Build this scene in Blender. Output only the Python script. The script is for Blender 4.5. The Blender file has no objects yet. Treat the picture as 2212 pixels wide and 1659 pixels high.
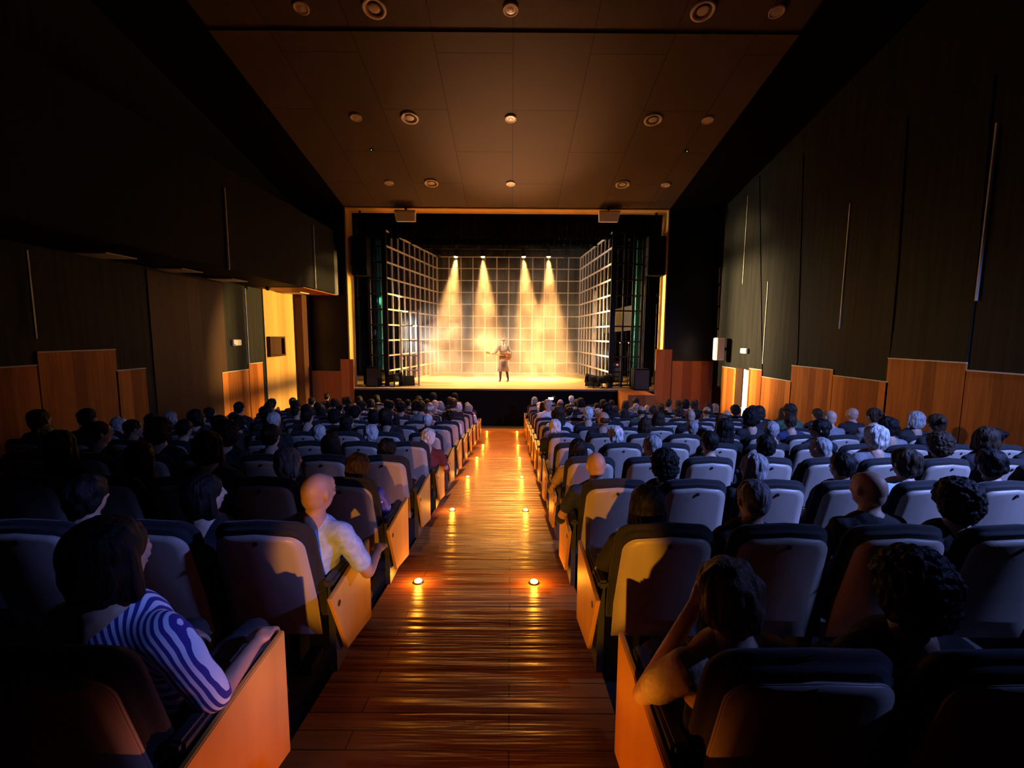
import bpy, bmesh, math, random
from mathutils import Vector, Matrix, Euler, noise
R = math.radians
SC = bpy.context.scene
COL = SC.collection

# ---------------------------------------------------------------- camera
FPX, CX, CY = 960.0, 1106.0, 829.5
EYE = Vector((0, 0, 1.68))
ROT = Matrix.Rotation(R(-0.12), 3, 'Z') @ Matrix.Rotation(R(90 - 6.24), 3, 'X') @ Matrix.Rotation(R(0.38), 3, 'Z')
cam_d = bpy.data.cameras.new('camera'); cam = bpy.data.objects.new('camera', cam_d); COL.objects.link(cam)
cam.matrix_world = Matrix.Translation(EYE) @ ROT.to_4x4()
cam_d.sensor_width = 36; cam_d.lens = 36 * FPX / 2212; cam_d.clip_start = 0.05; cam_d.clip_end = 200
SC.camera = cam
def ray(px, py): return ROT @ Vector(((px - CX) / FPX, -(py - CY) / FPX, -1))
def at_y(px, py, Y): d = ray(px, py); return EYE + d * (Y / d.y)
def at_x(px, py, X): d = ray(px, py); return EYE + d * (X / d.x)
def at_z(px, py, Z): d = ray(px, py); return EYE + d * ((Z - EYE.z) / d.z)

# ---------------------------------------------------------------- world, exposure
w = bpy.data.worlds.new('world'); SC.world = w; w.use_nodes = True
w.node_tree.nodes['Background'].inputs[0].default_value = (0.02, 0.02, 0.03, 1)
w.node_tree.nodes['Background'].inputs[1].default_value = 0.0
SC.view_settings.view_transform = 'Standard'; SC.view_settings.look = 'None'
SC.view_settings.gamma = 1; SC.view_settings.use_curve_mapping = False
SC.view_settings.exposure = 0.0
SC.cycles.volume_step_rate = 2.0
SC.cycles.volume_max_steps = 128
SC.cycles.max_bounces = 6; SC.cycles.diffuse_bounces = 4; SC.cycles.volume_bounces = 0

# ---------------------------------------------------------------- large lights
def aim(o, target):
    d = Vector(target) - o.location
    o.rotation_euler = d.to_track_quat('-Z', 'Y').to_euler()
def spot(name, loc, target, col, watts, size, blend=.3, rad=.06):
    l = bpy.data.lights.new(name, 'SPOT'); l.color = col; l.energy = watts
    l.spot_size = R(size); l.spot_blend = blend; l.shadow_soft_size = rad
    o = bpy.data.objects.new(name, l); COL.objects.link(o); o.location = loc; aim(o, target); return o
def point(name, loc, col, watts, rad=.03):
    l = bpy.data.lights.new(name, 'POINT'); l.color = col; l.energy = watts; l.shadow_soft_size = rad
    o = bpy.data.objects.new(name, l); COL.objects.link(o); o.location = loc; return o
def area(name, loc, target, col, watts, sx, sy, spread=180):
    l = bpy.data.lights.new(name, 'AREA'); l.color = col; l.energy = watts; l.shape = 'RECTANGLE'
    l.size = sx; l.size_y = sy; l.spread = R(spread)
    o = bpy.data.objects.new(name, l); COL.objects.link(o); o.location = loc; aim(o, target); return o

STAGE = -0.18                      # stage floor height
WARM = (1.0, .45, .12)
BEAMS = [((985, 552), -2.95), ((1043, 552), -.95), ((1131, 552), .95), ((1185, 552), 1.75)]
BEAM_POS = []
for (px, py), tx in BEAMS:
    p = at_y(px, py, 19.4); BEAM_POS.append((p, tx))
    spot('stage_beam_light', p + Vector((0, 0, -.12)), (tx, 18.9, STAGE), WARM, 25000, 31, .8, .07)
# overhead warm wash behind the border, bounced off the stage into the hall
area('stage_wash_light', (0, 16.65, 5.4), (0, 18.3, 0), (1, .56, .19), 460, 5.0, .3, 80)
spot('stage_key_light', (.6, 16.9, 4.95), (-.3, 18.2, .9), (1, .82, .6), 1500, 22, .6, .1)
# side lights in the wings, crossing the stage towards the opposite side walls
spot('wing_side_light', (5.3, 17.3, 3.0), (-7.2, 14.5, .8), (1, .62, .18), 15000, 33, .3, .05)
spot('wing_side_light', (-5.5, 17.3, 3.0), (7.0, 14.8, 1.8), (1, .70, .36), 34000, 36, .9, .05)
spot('wall_fill_spot', (-4.1, 16.3, 2.0), (7.0, 10.5, -.4), (1, .56, .18), 1700, 48, 1.0, .1)  # added spot without a fixture, brightens the right wall
spot('wall_fill_spot', (4.0, 16.3, 2.0), (-7.2, 9.5, .0), (1, .50, .16), 50, 60, 1.0, .1)  # same added fill, aimed at the left wall
spot('aisle_fill_spot', (0, 16.2, 4.9), (-.24, 8.8, -1.0), (1, .38, .06), 4200, 33, .8, .1)  # added fill with no fixture, lifts the far aisle boards
spot('wing_white_light', (-5.35, 17.9, 1.75), (-1.5, 17.9, 1.45), (1, .95, .88), 2800, 75, .6, .12)
spot('wing_white_light', (4.75, 18.6, .95), (2.2, 18.4, .75), (.8, .88, 1), 160, 38, .3, .05)
# blue glow from the back of the hall, right of the camera, and warm light down the aisle
spot('rear_blue_light', (6.5, .9, 4.2), (3.3, 6.2, -.4), (.22, .33, 1.0), 3600, 84, .85, .1)
spot('rear_blue_light', (6.5, .9, 4.2), (-.93, 1.95, .84), (.18, .27, 1.0), 1700, 12, .5, .1)  # extra narrow spot added to lift blue on the near-left people
spot('rear_blue_light', (6.5, .9, 4.2), (.95, 1.25, 1.0), (.20, .30, 1.0), 420, 11, .8, .1)  # extra narrow spot added for blue on the near-right heads
spot('rear_warm_light', (.45, -2.6, .95), (-1.0, 4, .4), (1, .36, .02), 800, 14, .3, .04)
spot('rear_warm_light', (-.95, -2.6, .95), (.56, 4, .42), (1, .36, .02), 950, 15, .3, .04)
# stage bounce lamps, added for light the lit stage throws on the hall
area('stage_bounce_area', (0, 16.0, 5.0), (0, 12.2, -1.2), (1, .45, .16), 150, 7.0, .6, 62)
spot('stage_bounce_light', (0, 16.2, .1), (0, 12.3, 6.6), (1, .50, .24), 3000, 44, 1.0, .5)
spot('hall_ceiling_light', (4.6, 8.42, 6.9), (6.1, 15.4, .2), (1, .36, .08), 420, 22, .5, .1)
spot('hall_ceiling_light', (-3.7, 8.42, 6.9), (-6.5, 15.4, .1), (1, .34, .08), 150, 20, .5, .1)

# ---------------------------------------------------------------- materials
MATS = {}
def mat(name, col=(.5, .5, .5), rough=.6, metal=0, emit=None, strength=0, objcol=False, noise_s=None, noise_amt=.15,
        stretch=None, bump=0, coat=0, sheen=0, spec=None):
    if name in MATS: return MATS[name]
    m = bpy.data.materials.new(name); m.use_nodes = True; nt = m.node_tree; b = nt.nodes['Principled BSDF']
    b.inputs['Roughness'].default_value = rough; b.inputs['Metallic'].default_value = metal
    b.inputs['Base Color'].default_value = (*col, 1)
    if spec is not None: b.inputs['Specular IOR Level'].default_value = spec
    if coat: b.inputs['Coat Weight'].default_value = coat
    if sheen: b.inputs['Sheen Weight'].default_value = sheen
    src = None
    if objcol:
        oi = nt.nodes.new('ShaderNodeObjectInfo'); src = oi.outputs['Color']; nt.links.new(src, b.inputs['Base Color'])
    if noise_s:
        tc = nt.nodes.new('ShaderNodeTexCoord'); mp = nt.nodes.new('ShaderNodeMapping')
        mp.inputs['Scale'].default_value = stretch or (1, 1, 1)
        nz = nt.nodes.new('ShaderNodeTexNoise'); nz.inputs['Scale'].default_value = noise_s; nz.inputs['Detail'].default_value = 5
        nt.links.new(tc.outputs['Object'], mp.inputs[0]); nt.links.new(mp.outputs[0], nz.inputs['Vector'])
        mr = nt.nodes.new('ShaderNodeMapRange'); mr.inputs['From Min'].default_value = .3; mr.inputs['From Max'].default_value = .7
        mr.inputs['To Min'].default_value = 1 - noise_amt; mr.inputs['To Max'].default_value = 1 + noise_amt
        nt.links.new(nz.outputs['Fac'], mr.inputs['Value'])
        mx = nt.nodes.new('ShaderNodeMix'); mx.data_type = 'RGBA'; mx.blend_type = 'MULTIPLY'; mx.inputs['Factor'].default_value = 1
        if src: nt.links.new(src, mx.inputs['A'])
        else: mx.inputs['A'].default_value = (*col, 1)
        nt.links.new(mr.outputs[0], mx.inputs['B']); nt.links.new(mx.outputs['Result'], b.inputs['Base Color'])
        if bump:
            bp = nt.nodes.new('ShaderNodeBump'); bp.inputs['Strength'].default_value = bump; bp.inputs['Distance'].default_value = .02
            nt.links.new(nz.outputs['Fac'], bp.inputs['Height']); nt.links.new(bp.outputs[0], b.inputs['Normal'])
    if emit:
        b.inputs['Emission Color'].default_value = (*emit, 1); b.inputs['Emission Strength'].default_value = strength
    MATS[name] = m; return m

def wood_mat(name, c1, c2, rough=.45, board=.3, axis='Y', grain=26):
    """vertical-grained veneer: tone varies from board to board along `axis`"""
    m = bpy.data.materials.new(name); m.use_nodes = True; nt = m.node_tree; b = nt.nodes['Principled BSDF']; L = nt.links
    b.inputs['Roughness'].default_value = rough; b.inputs['Specular IOR Level'].default_value = .15
    tc = nt.nodes.new('ShaderNodeTexCoord'); sp = nt.nodes.new('ShaderNodeSeparateXYZ'); L.new(tc.outputs['Object'], sp.inputs[0])
    dv = nt.nodes.new('ShaderNodeMath'); dv.operation = 'DIVIDE'; dv.inputs[1].default_value = board; L.new(sp.outputs[axis], dv.inputs[0])
    fl = nt.nodes.new('ShaderNodeMath'); fl.operation = 'FLOOR'; L.new(dv.outputs[0], fl.inputs[0])
    wn = nt.nodes.new('ShaderNodeTexWhiteNoise'); wn.noise_dimensions = '1D'; L.new(fl.outputs[0], wn.inputs['W'])
    mp = nt.nodes.new('ShaderNodeMapping'); mp.inputs['Scale'].default_value = {'Y': (1, 1, .05), 'X': (1, 1, .05), 'F': (1, 1, 1)}[axis]
    nz = nt.nodes.new('ShaderNodeTexNoise'); nz.inputs['Scale'].default_value = grain; nz.inputs['Detail'].default_value = 6
    L.new(tc.outputs['Object'], mp.inputs[0]); L.new(mp.outputs[0], nz.inputs['Vector'])
    ad = nt.nodes.new('ShaderNodeMath'); ad.operation = 'ADD'; L.new(wn.outputs['Value'], ad.inputs[0]); L.new(nz.outputs['Fac'], ad.inputs[1])
    hf = nt.nodes.new('ShaderNodeMath'); hf.operation = 'MULTIPLY'; hf.inputs[1].default_value = .5; L.new(ad.outputs[0], hf.inputs[0])
    cr = nt.nodes.new('ShaderNodeValToRGB'); cr.color_ramp.elements[0].position = .3; cr.color_ramp.elements[1].position = .7
    cr.color_ramp.elements[0].color = (*c1, 1); cr.color_ramp.elements[1].color = (*c2, 1)
    L.new(hf.outputs[0], cr.inputs[0]); L.new(cr.outputs[0], b.inputs['Base Color'])
    MATS[name] = m; return m

def plank_mat(name, c1, c2, rough, width, length, rot=0, gap=.006, bump=.4, spec=.5):
    m = bpy.data.materials.new(name); m.use_nodes = True; nt = m.node_tree; b = nt.nodes['Principled BSDF']; L = nt.links
    tc = nt.nodes.new('ShaderNodeTexCoord'); mp = nt.nodes.new('ShaderNodeMapping'); mp.inputs['Rotation'].default_value = (0, 0, rot)
    L.new(tc.outputs['Object'], mp.inputs[0])
    br = nt.nodes.new('ShaderNodeTexBrick'); br.inputs['Scale'].default_value = 1; br.inputs['Brick Width'].default_value = length
    br.inputs['Row Height'].default_value = width; br.inputs['Mortar Size'].default_value = gap
    br.inputs['Color1'].default_value = (*c1, 1); br.inputs['Color2'].default_value = (*c2, 1)
    br.inputs['Mortar'].default_value = (c1[0] * .25, c1[1] * .25, c1[2] * .25, 1)
    L.new(mp.outputs[0], br.inputs['Vector']); L.new(br.outputs['Color'], b.inputs['Base Color'])
    m2 = nt.nodes.new('ShaderNodeMapping'); m2.inputs['Rotation'].default_value = (0, 0, rot); m2.inputs['Scale'].default_value = (.5, 9, 1)
    nz = nt.nodes.new('ShaderNodeTexNoise'); nz.inputs['Scale'].default_value = 1.3; nz.inputs['Detail'].default_value = 3
    L.new(tc.outputs['Object'], m2.inputs[0]); L.new(m2.outputs[0], nz.inputs['Vector'])
    bp = nt.nodes.new('ShaderNodeBump'); bp.inputs['Strength'].default_value = bump; bp.inputs['Distance'].default_value = .03
    L.new(nz.outputs['Fac'], bp.inputs['Height']); L.new(bp.outputs[0], b.inputs['Normal'])
    b.inputs['Roughness'].default_value = rough; b.inputs['Specular IOR Level'].default_value = spec
    MATS[name] = m; return m

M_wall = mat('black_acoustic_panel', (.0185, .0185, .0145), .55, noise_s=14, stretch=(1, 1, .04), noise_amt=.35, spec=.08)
M_dark = mat('shaded_balcony_panel', (.006, .006, .005), .7, noise_s=14, stretch=(1, 1, .04), noise_amt=.35, spec=.08)  # wall panel tone darkened; shade on the balcony is put into the colour
M_front = mat('black_painted_wall', (.004, .004, .004), .35, spec=.25)
M_wood = wood_mat('orange_wood_cladding_y', (.27, .075, .010), (.60, .20, .030), .5, .22, 'Y')
M_woodx = wood_mat('orange_wood_cladding_x', (.30, .085, .018), (.46, .15, .03), .5, .33, 'X')
M_pale = wood_mat('lit_tone_wood', (.55, .30, .08), (.70, .42, .12), .5, .25, 'Y')  # lighter than the cladding: strong light on the reveals put into the colour
M_brown = wood_mat('brown_wood_doors', (.05, .02, .008), (.085, .035, .014), .5, .4, 'Y')
M_ceil = plank_mat('ceiling_panels', (.072, .048, .032), (.065, .044, .03), .7, 1.5, 3.1, R(90), .008, .05, .15)
M_black = mat('black_matte', (.005, .005, .005), .8, spec=.1)
M_sideceil = mat('black_side_ceiling', (.004, .004, .004), .9, spec=.02)
M_trim = mat('pale_metal_trim', (.55, .53, .46), .4)
M_aisle = plank_mat('aisle_wood', (.50, .175, .03), (.38, .125, .02), .33, .115, 1.5, 0, .004, .9)
M_carpet = mat('dark_carpet', (.012, .011, .012), .95, noise_s=120, noise_amt=.4)
M_stage = plank_mat('stage_boards', (.62, .42, .20), (.50, .33, .15), .35, .14, 2.4, 0, .004, .25)
M_grid = mat('grey_steel_bar', (.62, .58, .52), .45, .2)
M_blackmetal = mat('black_steel', (.006, .006, .006), .5, spec=.15)
M_cushion = mat('black_upholstery', (.012, .012, .015), .9, sheen=.1, noise_s=90, noise_amt=.3)
M_ply = mat('pale_plywood', (.42, .36, .31), .42, noise_s=9, stretch=(1, 1, .12), noise_amt=.12)
M_panel = mat('end_panel_plywood', (.66, .34, .07), .4, noise_s=8, stretch=(1, 1, .15), noise_amt=.12)
M_arm = mat('dark_grey_armrest', (.035, .04, .05), .45)
M_hole = mat('black_plug', (.004, .004, .004), .5)
M_cloth = mat('clothing_fabric', objcol=True, rough=.85, noise_s=30, noise_amt=.18, bump=.3)
M_skin = mat('skin', objcol=True, rough=.55, noise_s=12, noise_amt=.08)
M_hair = mat('hair', objcol=True, rough=.6, spec=.25, noise_s=60, stretch=(1, 1, .2), noise_amt=.5, bump=.7)
M_white = mat('white_plastic', (.75, .72, .68), .5)
M_curtain = mat('black_stage_velvet', (.014, .014, .013), .85, sheen=.15, spec=.1)
M_teal = mat('teal_curtain', (.07, .30, .26), .8)
M_back = mat('grey_back_cloth', (.08, .07, .06), .9, noise_s=3, noise_amt=.2)
M_greyp = mat('grey_wing_wall', (.22, .21, .18), .8)

# ---------------------------------------------------------------- mesh helpers
def link(name, bm, m, parent=None, smooth=False):
    me = bpy.data.meshes.new(name); bmesh.ops.recalc_face_normals(bm, faces=bm.faces[:]); bm.to_mesh(me); bm.free()
    if m: me.materials.append(m)
    if smooth:
        for p in me.polygons: p.use_smooth = True
    o = bpy.data.objects.new(name, me); COL.objects.link(o)
    if parent: o.parent = parent
    return o
def tag(o, label, cat, group=None, kind=None):
    o['label'] = label; o['category'] = cat
    if group: o['group'] = group
    if kind: o['kind'] = kind
    return o
def struct(o): o['kind'] = 'structure'; return o
def empty(name, loc=(0, 0, 0), rz=0):
    o = bpy.data.objects.new(name, None); o.empty_display_size = .1; COL.objects.link(o); o.location = loc; o.rotation_euler.z = rz; return o
def box(bm, x0, x1, y0, y1, z0, z1, bevel=0):
    r = bmesh.ops.create_cube(bm, size=1)
    for v in r['verts']:
        v.co = Vector((x0 + (v.co.x + .5) * (x1 - x0), y0 + (v.co.y + .5) * (y1 - y0), z0 + (v.co.z + .5) * (z1 - z0)))
    if bevel:
        es = list({e for v in r['verts'] for e in v.link_edges})
        bmesh.ops.bevel(bm, geom=es, offset=bevel, segments=2, affect='EDGES')
def prism(bm, pts, vec):
    """polygon (list of 3-D points) extruded by vec"""
    a = [bm.verts.new(p) for p in pts]; b = [bm.verts.new(Vector(p) + Vector(vec)) for p in pts]
    bm.faces.new(a); bm.faces.new(b[::-1]); n = len(pts)
    for i in range(n): bm.faces.new([a[i], b[i], b[(i + 1) % n], a[(i + 1) % n]])
def cyl(bm, p0, p1, r0, r1=None, seg=12, caps=True):
    r1 = r0 if r1 is None else r1; p0 = Vector(p0); p1 = Vector(p1); d = p1 - p0
    M = Matrix.Translation((p0 + p1) / 2) @ d.to_track_quat('Z', 'Y').to_matrix().to_4x4()
    bmesh.ops.create_cone(bm, cap_ends=caps, segments=seg, radius1=r0, radius2=r1, depth=d.length, matrix=M)
def ball(bm, c, r, rot=None, sub=3):
    M = Matrix.Translation(Vector(c))
    if rot: M = M @ Euler(rot).to_matrix().to_4x4()
    r = r if hasattr(r, '__len__') else (r, r, r)
    M = M @ Matrix.Diagonal((*r, 1)); bmesh.ops.create_icosphere(bm, subdivisions=sub, radius=1, matrix=M)
def bar(bm, p0, p1, t):
    p0 = Vector(p0); p1 = Vector(p1); d = p1 - p0
    M = Matrix.Translation((p0 + p1) / 2) @ d.to_track_quat('Z', 'Y').to_matrix().to_4x4() @ Matrix.Diagonal((t, t, d.length, 1))
    bmesh.ops.create_cube(bm, size=1, matrix=M)
def lathe(bm, prof, c=(0, 0, 0), seg=28, M=None):
    rings = []
    M = M or Matrix.Translation(Vector(c))
    for r, z in prof: rings.append([bm.verts.new(M @ Vector((r * math.cos(2 * math.pi * k / seg), r * math.sin(2 * math.pi * k / seg), z))) for k in range(seg)])
    for a, b in zip(rings, rings[1:]):
        for k in range(seg): bm.faces.new([a[k], a[(k + 1) % seg], b[(k + 1) % seg], b[k]])
    return rings
def wavy(bm, p0, p1, z0, z1, waves, amp, segs=6, zs=3, flare=0):
    p0 = Vector(p0); p1 = Vector(p1); d = (p1 - p0); n = Vector((-d.y, d.x, 0)).normalized(); N = waves * segs
    rows = []
    for j in range(zs + 1):
        z = z1 + (z0 - z1) * j / zs; rw = []
        for i in range(N + 1):
            a = amp * (1 + flare * j / zs) * (math.sin(2 * math.pi * i / segs + .6 * math.sin(i * .37)) + .3 * math.sin(i * 1.7))
            rw.append(bm.verts.new((p0.x + d.x * i / N + n.x * a, p0.y + d.y * i / N + n.y * a, z + (.02 * math.sin(i * .9) if j == zs else 0))))
        rows.append(rw)
    for a, b in zip(rows, rows[1:]):
        for i in range(N): bm.faces.new([a[i], a[i + 1], b[i + 1], b[i]])
    bmesh.ops.solidify(bm, geom=bm.faces[:], thickness=.008)
def zf(Y): return -.114 * min(Y, 12.7)

# ================================================================ THE SHELL
YW = 15.4                                    # proscenium wall
XL, XR = -7.2, 7.0
PXL, PXR, PTOP = -5.62, 5.28, 5.92           # proscenium opening
FLAT = zf(20)
# floor: carpeted rake, flat strip before the stage
bm = bmesh.new(); pts = [(XL, -5, .57 - .03), (XL, 12.7, FLAT - .012), (XL, YW, FLAT - .012), (XL, YW, FLAT - .3), (XL, -5, .2)]
prism(bm, pts, (XR - XL, 0, 0)); struct(link('floor', bm, M_carpet))
bm = bmesh.new(); prism(bm, [(-1.02, -5, .57), (-1.02, 12.7, FLAT), (-1.02, 14.75, FLAT), (-1.02, 14.75, FLAT - .011), (-1.02, 12.7, FLAT - .011), (-1.02, -5, .545)], (1.56, 0, 0))
struct(link('aisle_floor', bm, M_aisle))
# ceiling: sloped down to the stage, a step at y = 8.85
def zc(Y): return PTOP + .2 * (YW - Y)
bm = bmesh.new(); prism(bm, [(PXL, 8.85, zc(8.85)), (PXL, YW, zc(YW)), (PXL, YW, zc(YW) + .3), (PXL, 8.85, zc(8.85) + .3)], (PXR - PXL, 0, 0)); struct(link('ceiling', bm, M_ceil))
bm = bmesh.new(); prism(bm, [(PXL, -5, zc(-5) + .04), (PXL, 8.85, zc(8.85) + .04), (PXL, 8.85, zc(8.85) + .34), (PXL, -5, zc(-5) + .34)], (PXR - PXL, 0, 0)); struct(link('ceiling_rear', bm, M_ceil))
for nm, a, b in (('ceiling_left', XL - .3, PXL), ('ceiling_right', PXR, XR + .3)):
    bm = bmesh.new(); prism(bm, [(a, -5, zc(-5) - .05), (a, YW, zc(YW) - .05), (a, YW, zc(YW) + .3), (a, -5, zc(-5) + .3)], (b - a, 0, 0)); struct(link(nm, bm, M_sideceil))
# back wall behind the camera
bm = bmesh.new(); box(bm, XL - .3, XR + .3, -5.2, -5, .1, zc(-5) + .3); struct(link('wall_back', bm, M_front))
# proscenium wall left and right of the opening (stage house side returns included)
for nm, a, b in (('wall_front_left', XL - .3, PXL), ('wall_front_right', PXR, XR + .3)):
    bm = bmesh.new(); box(bm, a, b, YW, YW + .62, FLAT - .3, zc(YW) + .3); struct(link(nm, bm, M_front))
bm = bmesh.new(); box(bm, PXL, PXR, YW + .02, YW + .62, PTOP + .0, PTOP + .9); struct(link('wall_front_top', bm, M_front))
# wooden lining of the opening: soffit and two reveals
bm = bmesh.new(); box(bm, PXL + .04, PXR - .04, YW, YW + .62, PTOP - .04, PTOP - .002); struct(link('trim_1', bm, M_pale))
bm = bmesh.new(); box(bm, PXL, PXL + .04, YW, YW + .62, STAGE, PTOP - .002); struct(link('trim_2', bm, M_pale))
bm = bmesh.new(); box(bm, PXR - .04, PXR, YW, YW + .62, STAGE, PTOP - .002); struct(link('trim_3', bm, M_pale))
# wood dado on the front wall
def dado_front(nm, px0, px1, py):
    a = at_y(px0, py, YW - .03); b = at_y(px1, py, YW - .03)
    bm = bmesh.new(); box(bm, a.x, b.x, YW - .04, YW - .001, FLAT - .01, (a.z + b.z) / 2); return struct(link(nm, bm, M_woodx))
dado_front('trim_4', 1417, 1452, 755); dado_front('trim_5', 1452.2, 1541, 780)
dado_front('trim_6', 656, 735, 801); dado_front('trim_7', 735.2, 763, 776)

# stage
bm = bmesh.new(); box(bm, -8.5, 8.3, YW + .64, 23.5, STAGE - .4, STAGE); box(bm, PXL + .05, PXR - .05, YW, YW + .64, STAGE - .06, STAGE)
struct(link('stage_floor', bm, M_stage))
bm = bmesh.new(); box(bm, PXL, PXR, YW + .02, YW + .1, FLAT, STAGE - .06); struct(link('stage_front', bm, M_black))
bm = bmesh.new(); box(bm, -8.5, 8.3, 23.3, 23.5, STAGE, 8); struct(link('wall_stage_back', bm, M_back))
for nm, x in (('wall_stage_left', -8.6), ('wall_stage_right', 8.3)):
    bm = bmesh.new(); box(bm, x, x + .1, YW + .6, 23.5, STAGE, 8); struct(link(nm, bm, M_black))
bm = bmesh.new(); box(bm, -8.6, 8.4, YW + .6, 23.5, 8, 8.1); struct(link('ceiling_stage', bm, M_black))

# ---------------------------------------------------------------- side walls
def wall_piece(nm, X, th, poly, m):
    """poly: list of (Y, z); th: thickness signed away from the hall"""
    bm = bmesh.new(); prism(bm, [(X, y, z) for y, z in poly], (th, 0, 0)); return struct(link(nm, bm, m))
def yx(px, X, py=780): return at_x(px, py, X).y
# right wall
wall_piece('wall_right', XR, .3, [(-5, -2), (YW, -2), (YW, 9.9), (-5, 9.9)], M_wall)
tn = [8]
def trim_name(): tn[0] += 1; return 'trim_%d' % tn[0]
def dado_r(px0, px1, py0, py1, d=.03, m=None, base=None):
    X = XR - d; a = at_x(px0, py0, X); b = at_x(px1, py1, X); z = (a.z + b.z) / 2
    wall_piece(trim_name(), X, d - .002, [(b.y, FLAT - .02 if a.y > 12.7 else zf(a.y) - .05), (a.y, FLAT - .02 if a.y > 12.7 else zf(a.y) - .05), (a.y, z), (b.y, z)], m or M_wood)
    # pale capping edge
    wall_piece(trim_name(), X - .012, d + .008, [(b.y, z), (a.y, z), (a.y, z + .018), (b.y, z + .018)], M_trim)
dado_r(1560, 1590, 793, 796)
dado_r(1619, 1645.6, 797, 799)
dado_r(1646, 1710, 814, 825); dado_r(1710.5, 1799.5, 789.5, 800); dado_r(1800, 1918.5, 812, 826)
dado_r(1919, 2087, 774, 786); dado_r(2088, 2250, 801, 814)
a = at_x(2400, 830, XR - .03)
wall_piece(trim_name(), XR - .03, .028, [(-5, .3), (yx(2250, XR - .03) - .02, zf(5.5) - .1), (yx(2250, XR - .03) - .02, 1.35), (-5, 1.6)], M_wood)
# black acoustic panels standing proud of the right wall, each with a pale strip for light caught on its edge
def apanel(X, sgn, pts, d=.05, m=None):
    P = [at_x(px, py, X) for px, py in pts]
    wall_piece('acoustic_panel', X, sgn * d, [(p.y, p.z) for p in P], m or M_wall)
for k, pts in enumerate([[(1606, 380), (1640, 380), (1646, 812), (1604, 796)], [(1662, 380), (1735, 330), (1722, 780), (1712, 822), (1648, 812)],
                         [(1838, 300), (1960, 250), (1940, 560), (1921, 772), (1916, 824), (1803, 808)],
                         [(2000, 240), (2148, 160), (2104, 650), (2088, 784), (1922, 773)]]):
    apanel(XR - .024, 1, pts, .022)
def strip(X, sgn, p0, p1, wd=.022):
    a = at_x(*p0, X); b = at_x(*p1, X); y = (a.y + b.y) / 2
    bm = bmesh.new(); box(bm, *sorted((X, X + sgn * .03)), y - wd / 2, y + wd / 2, min(a.z, b.z), max(a.z, b.z)); struct(link(trim_name(), bm, M_trim))
for p0, p1 in (((1616, 422), (1603, 613)), ((1834, 440), (1814, 710)), ((2152, 265), (2106, 650)), ((1658, 608), (1647, 786))): strip(XR - .045, 1, p0, p1)

for y0, y1 in ((578, 612), (618, 660), (665, 708), (713, 742)): strip(XR - .02, 1, (1554 - (y0 - 578) * .03, y0), (1554 - (y1 - 578) * .03, y1), .05)
# left wall
wall_piece('wall_left', XL, -.3, [(-5, -2), (YW, -2), (YW, 9.9), (-5, 9.9)], M_wall)
def dado_l(px0, px1, py0, py1, d=.03, m=None, cap=True, zt=None):
    X = XL + d; a = at_x(px0, py0, X); b = at_x(px1, py1, X); z = (a.z + b.z) / 2 if zt is None else zt
    f = FLAT - .02 if b.y > 12.7 else zf(b.y) - .05
    wall_piece(trim_name(), X, -(d - .002), [(a.y, f), (b.y, f), (b.y, z), (a.y, z)], m or M_wood)
    if cap: wall_piece(trim_name(), X + .012, -(d + .008), [(a.y, z), (b.y, z), (b.y, z + .018), (a.y, z + .018)], M_trim)
dado_l(-60, 79.5, 799, 790); dado_l(80, 249.5, 763, 755); dado_l(250, 315, 801, 797)
dado_l(480, 537, 806, 798.5); dado_l(537.5, 567, 786, 784)
BZ = 2.98                                       # underside of the side balcony
dado_l(318, 479, 600, 600, .02, M_brown, False, BZ - .06)
dado_l(568, 636, 640, 640, .035, M_pale, False, BZ - .01)
wall_piece(trim_name(), XL + .03, -.028, [(-5, .3), (yx(-60, XL + .03) - .02, zf(5.5) - .1), (yx(-60, XL + .03) - .02, 1.35), (-5, 1.6)], M_wood)
# brown pier beside the pale recess
p = at_x(637, 700, XL + .3)
bm = bmesh.new(); box(bm, XL, XL + .3, at_x(636, 700, XL + .04).y + .02, YW - .01, FLAT - .02, BZ - .01); struct(link('pier', bm, M_brown))
strip(XL + .05, 1, (527, 622), (537, 785)); strip(XL + .05, 1, (56, 540), (75, 732))  # pale strips in place of light along panel edges
# side balcony over the left seats
XB = -5.8; YB = at_x(730, 640, XB).y
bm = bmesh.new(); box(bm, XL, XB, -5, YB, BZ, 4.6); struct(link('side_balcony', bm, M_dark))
bm = bmesh.new(); box(bm, XB, XB + .05, 2, YB - .35, BZ + .02, 5.0); struct(link('balcony_panel', bm, M_dark)); bm = bmesh.new(); box(bm, XB, XB + .02, YB - .34, YB, BZ, 4.4); struct(link('balcony_end', bm, mat('lit_acoustic_panel', (.10, .10, .09), .6, noise_s=14, stretch=(1, 1, .04), noise_amt=.3)))  # end piece: lighter copy of the wall panel, stage light in its colour
bm = bmesh.new(); a = at_x(558, 607, -6.3).y; box(bm, XL + .01, XB - .02, 12.6, YB - .02, BZ - .015, BZ - .001); struct(link('balcony_soffit', bm, M_woodx))
strip(XB + .06, 1, (483, 405), (493, 583)); strip(XB + .06, 1, (676, 486), (680.5, 624))  # balcony edges: their highlights built as pale strips

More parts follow.
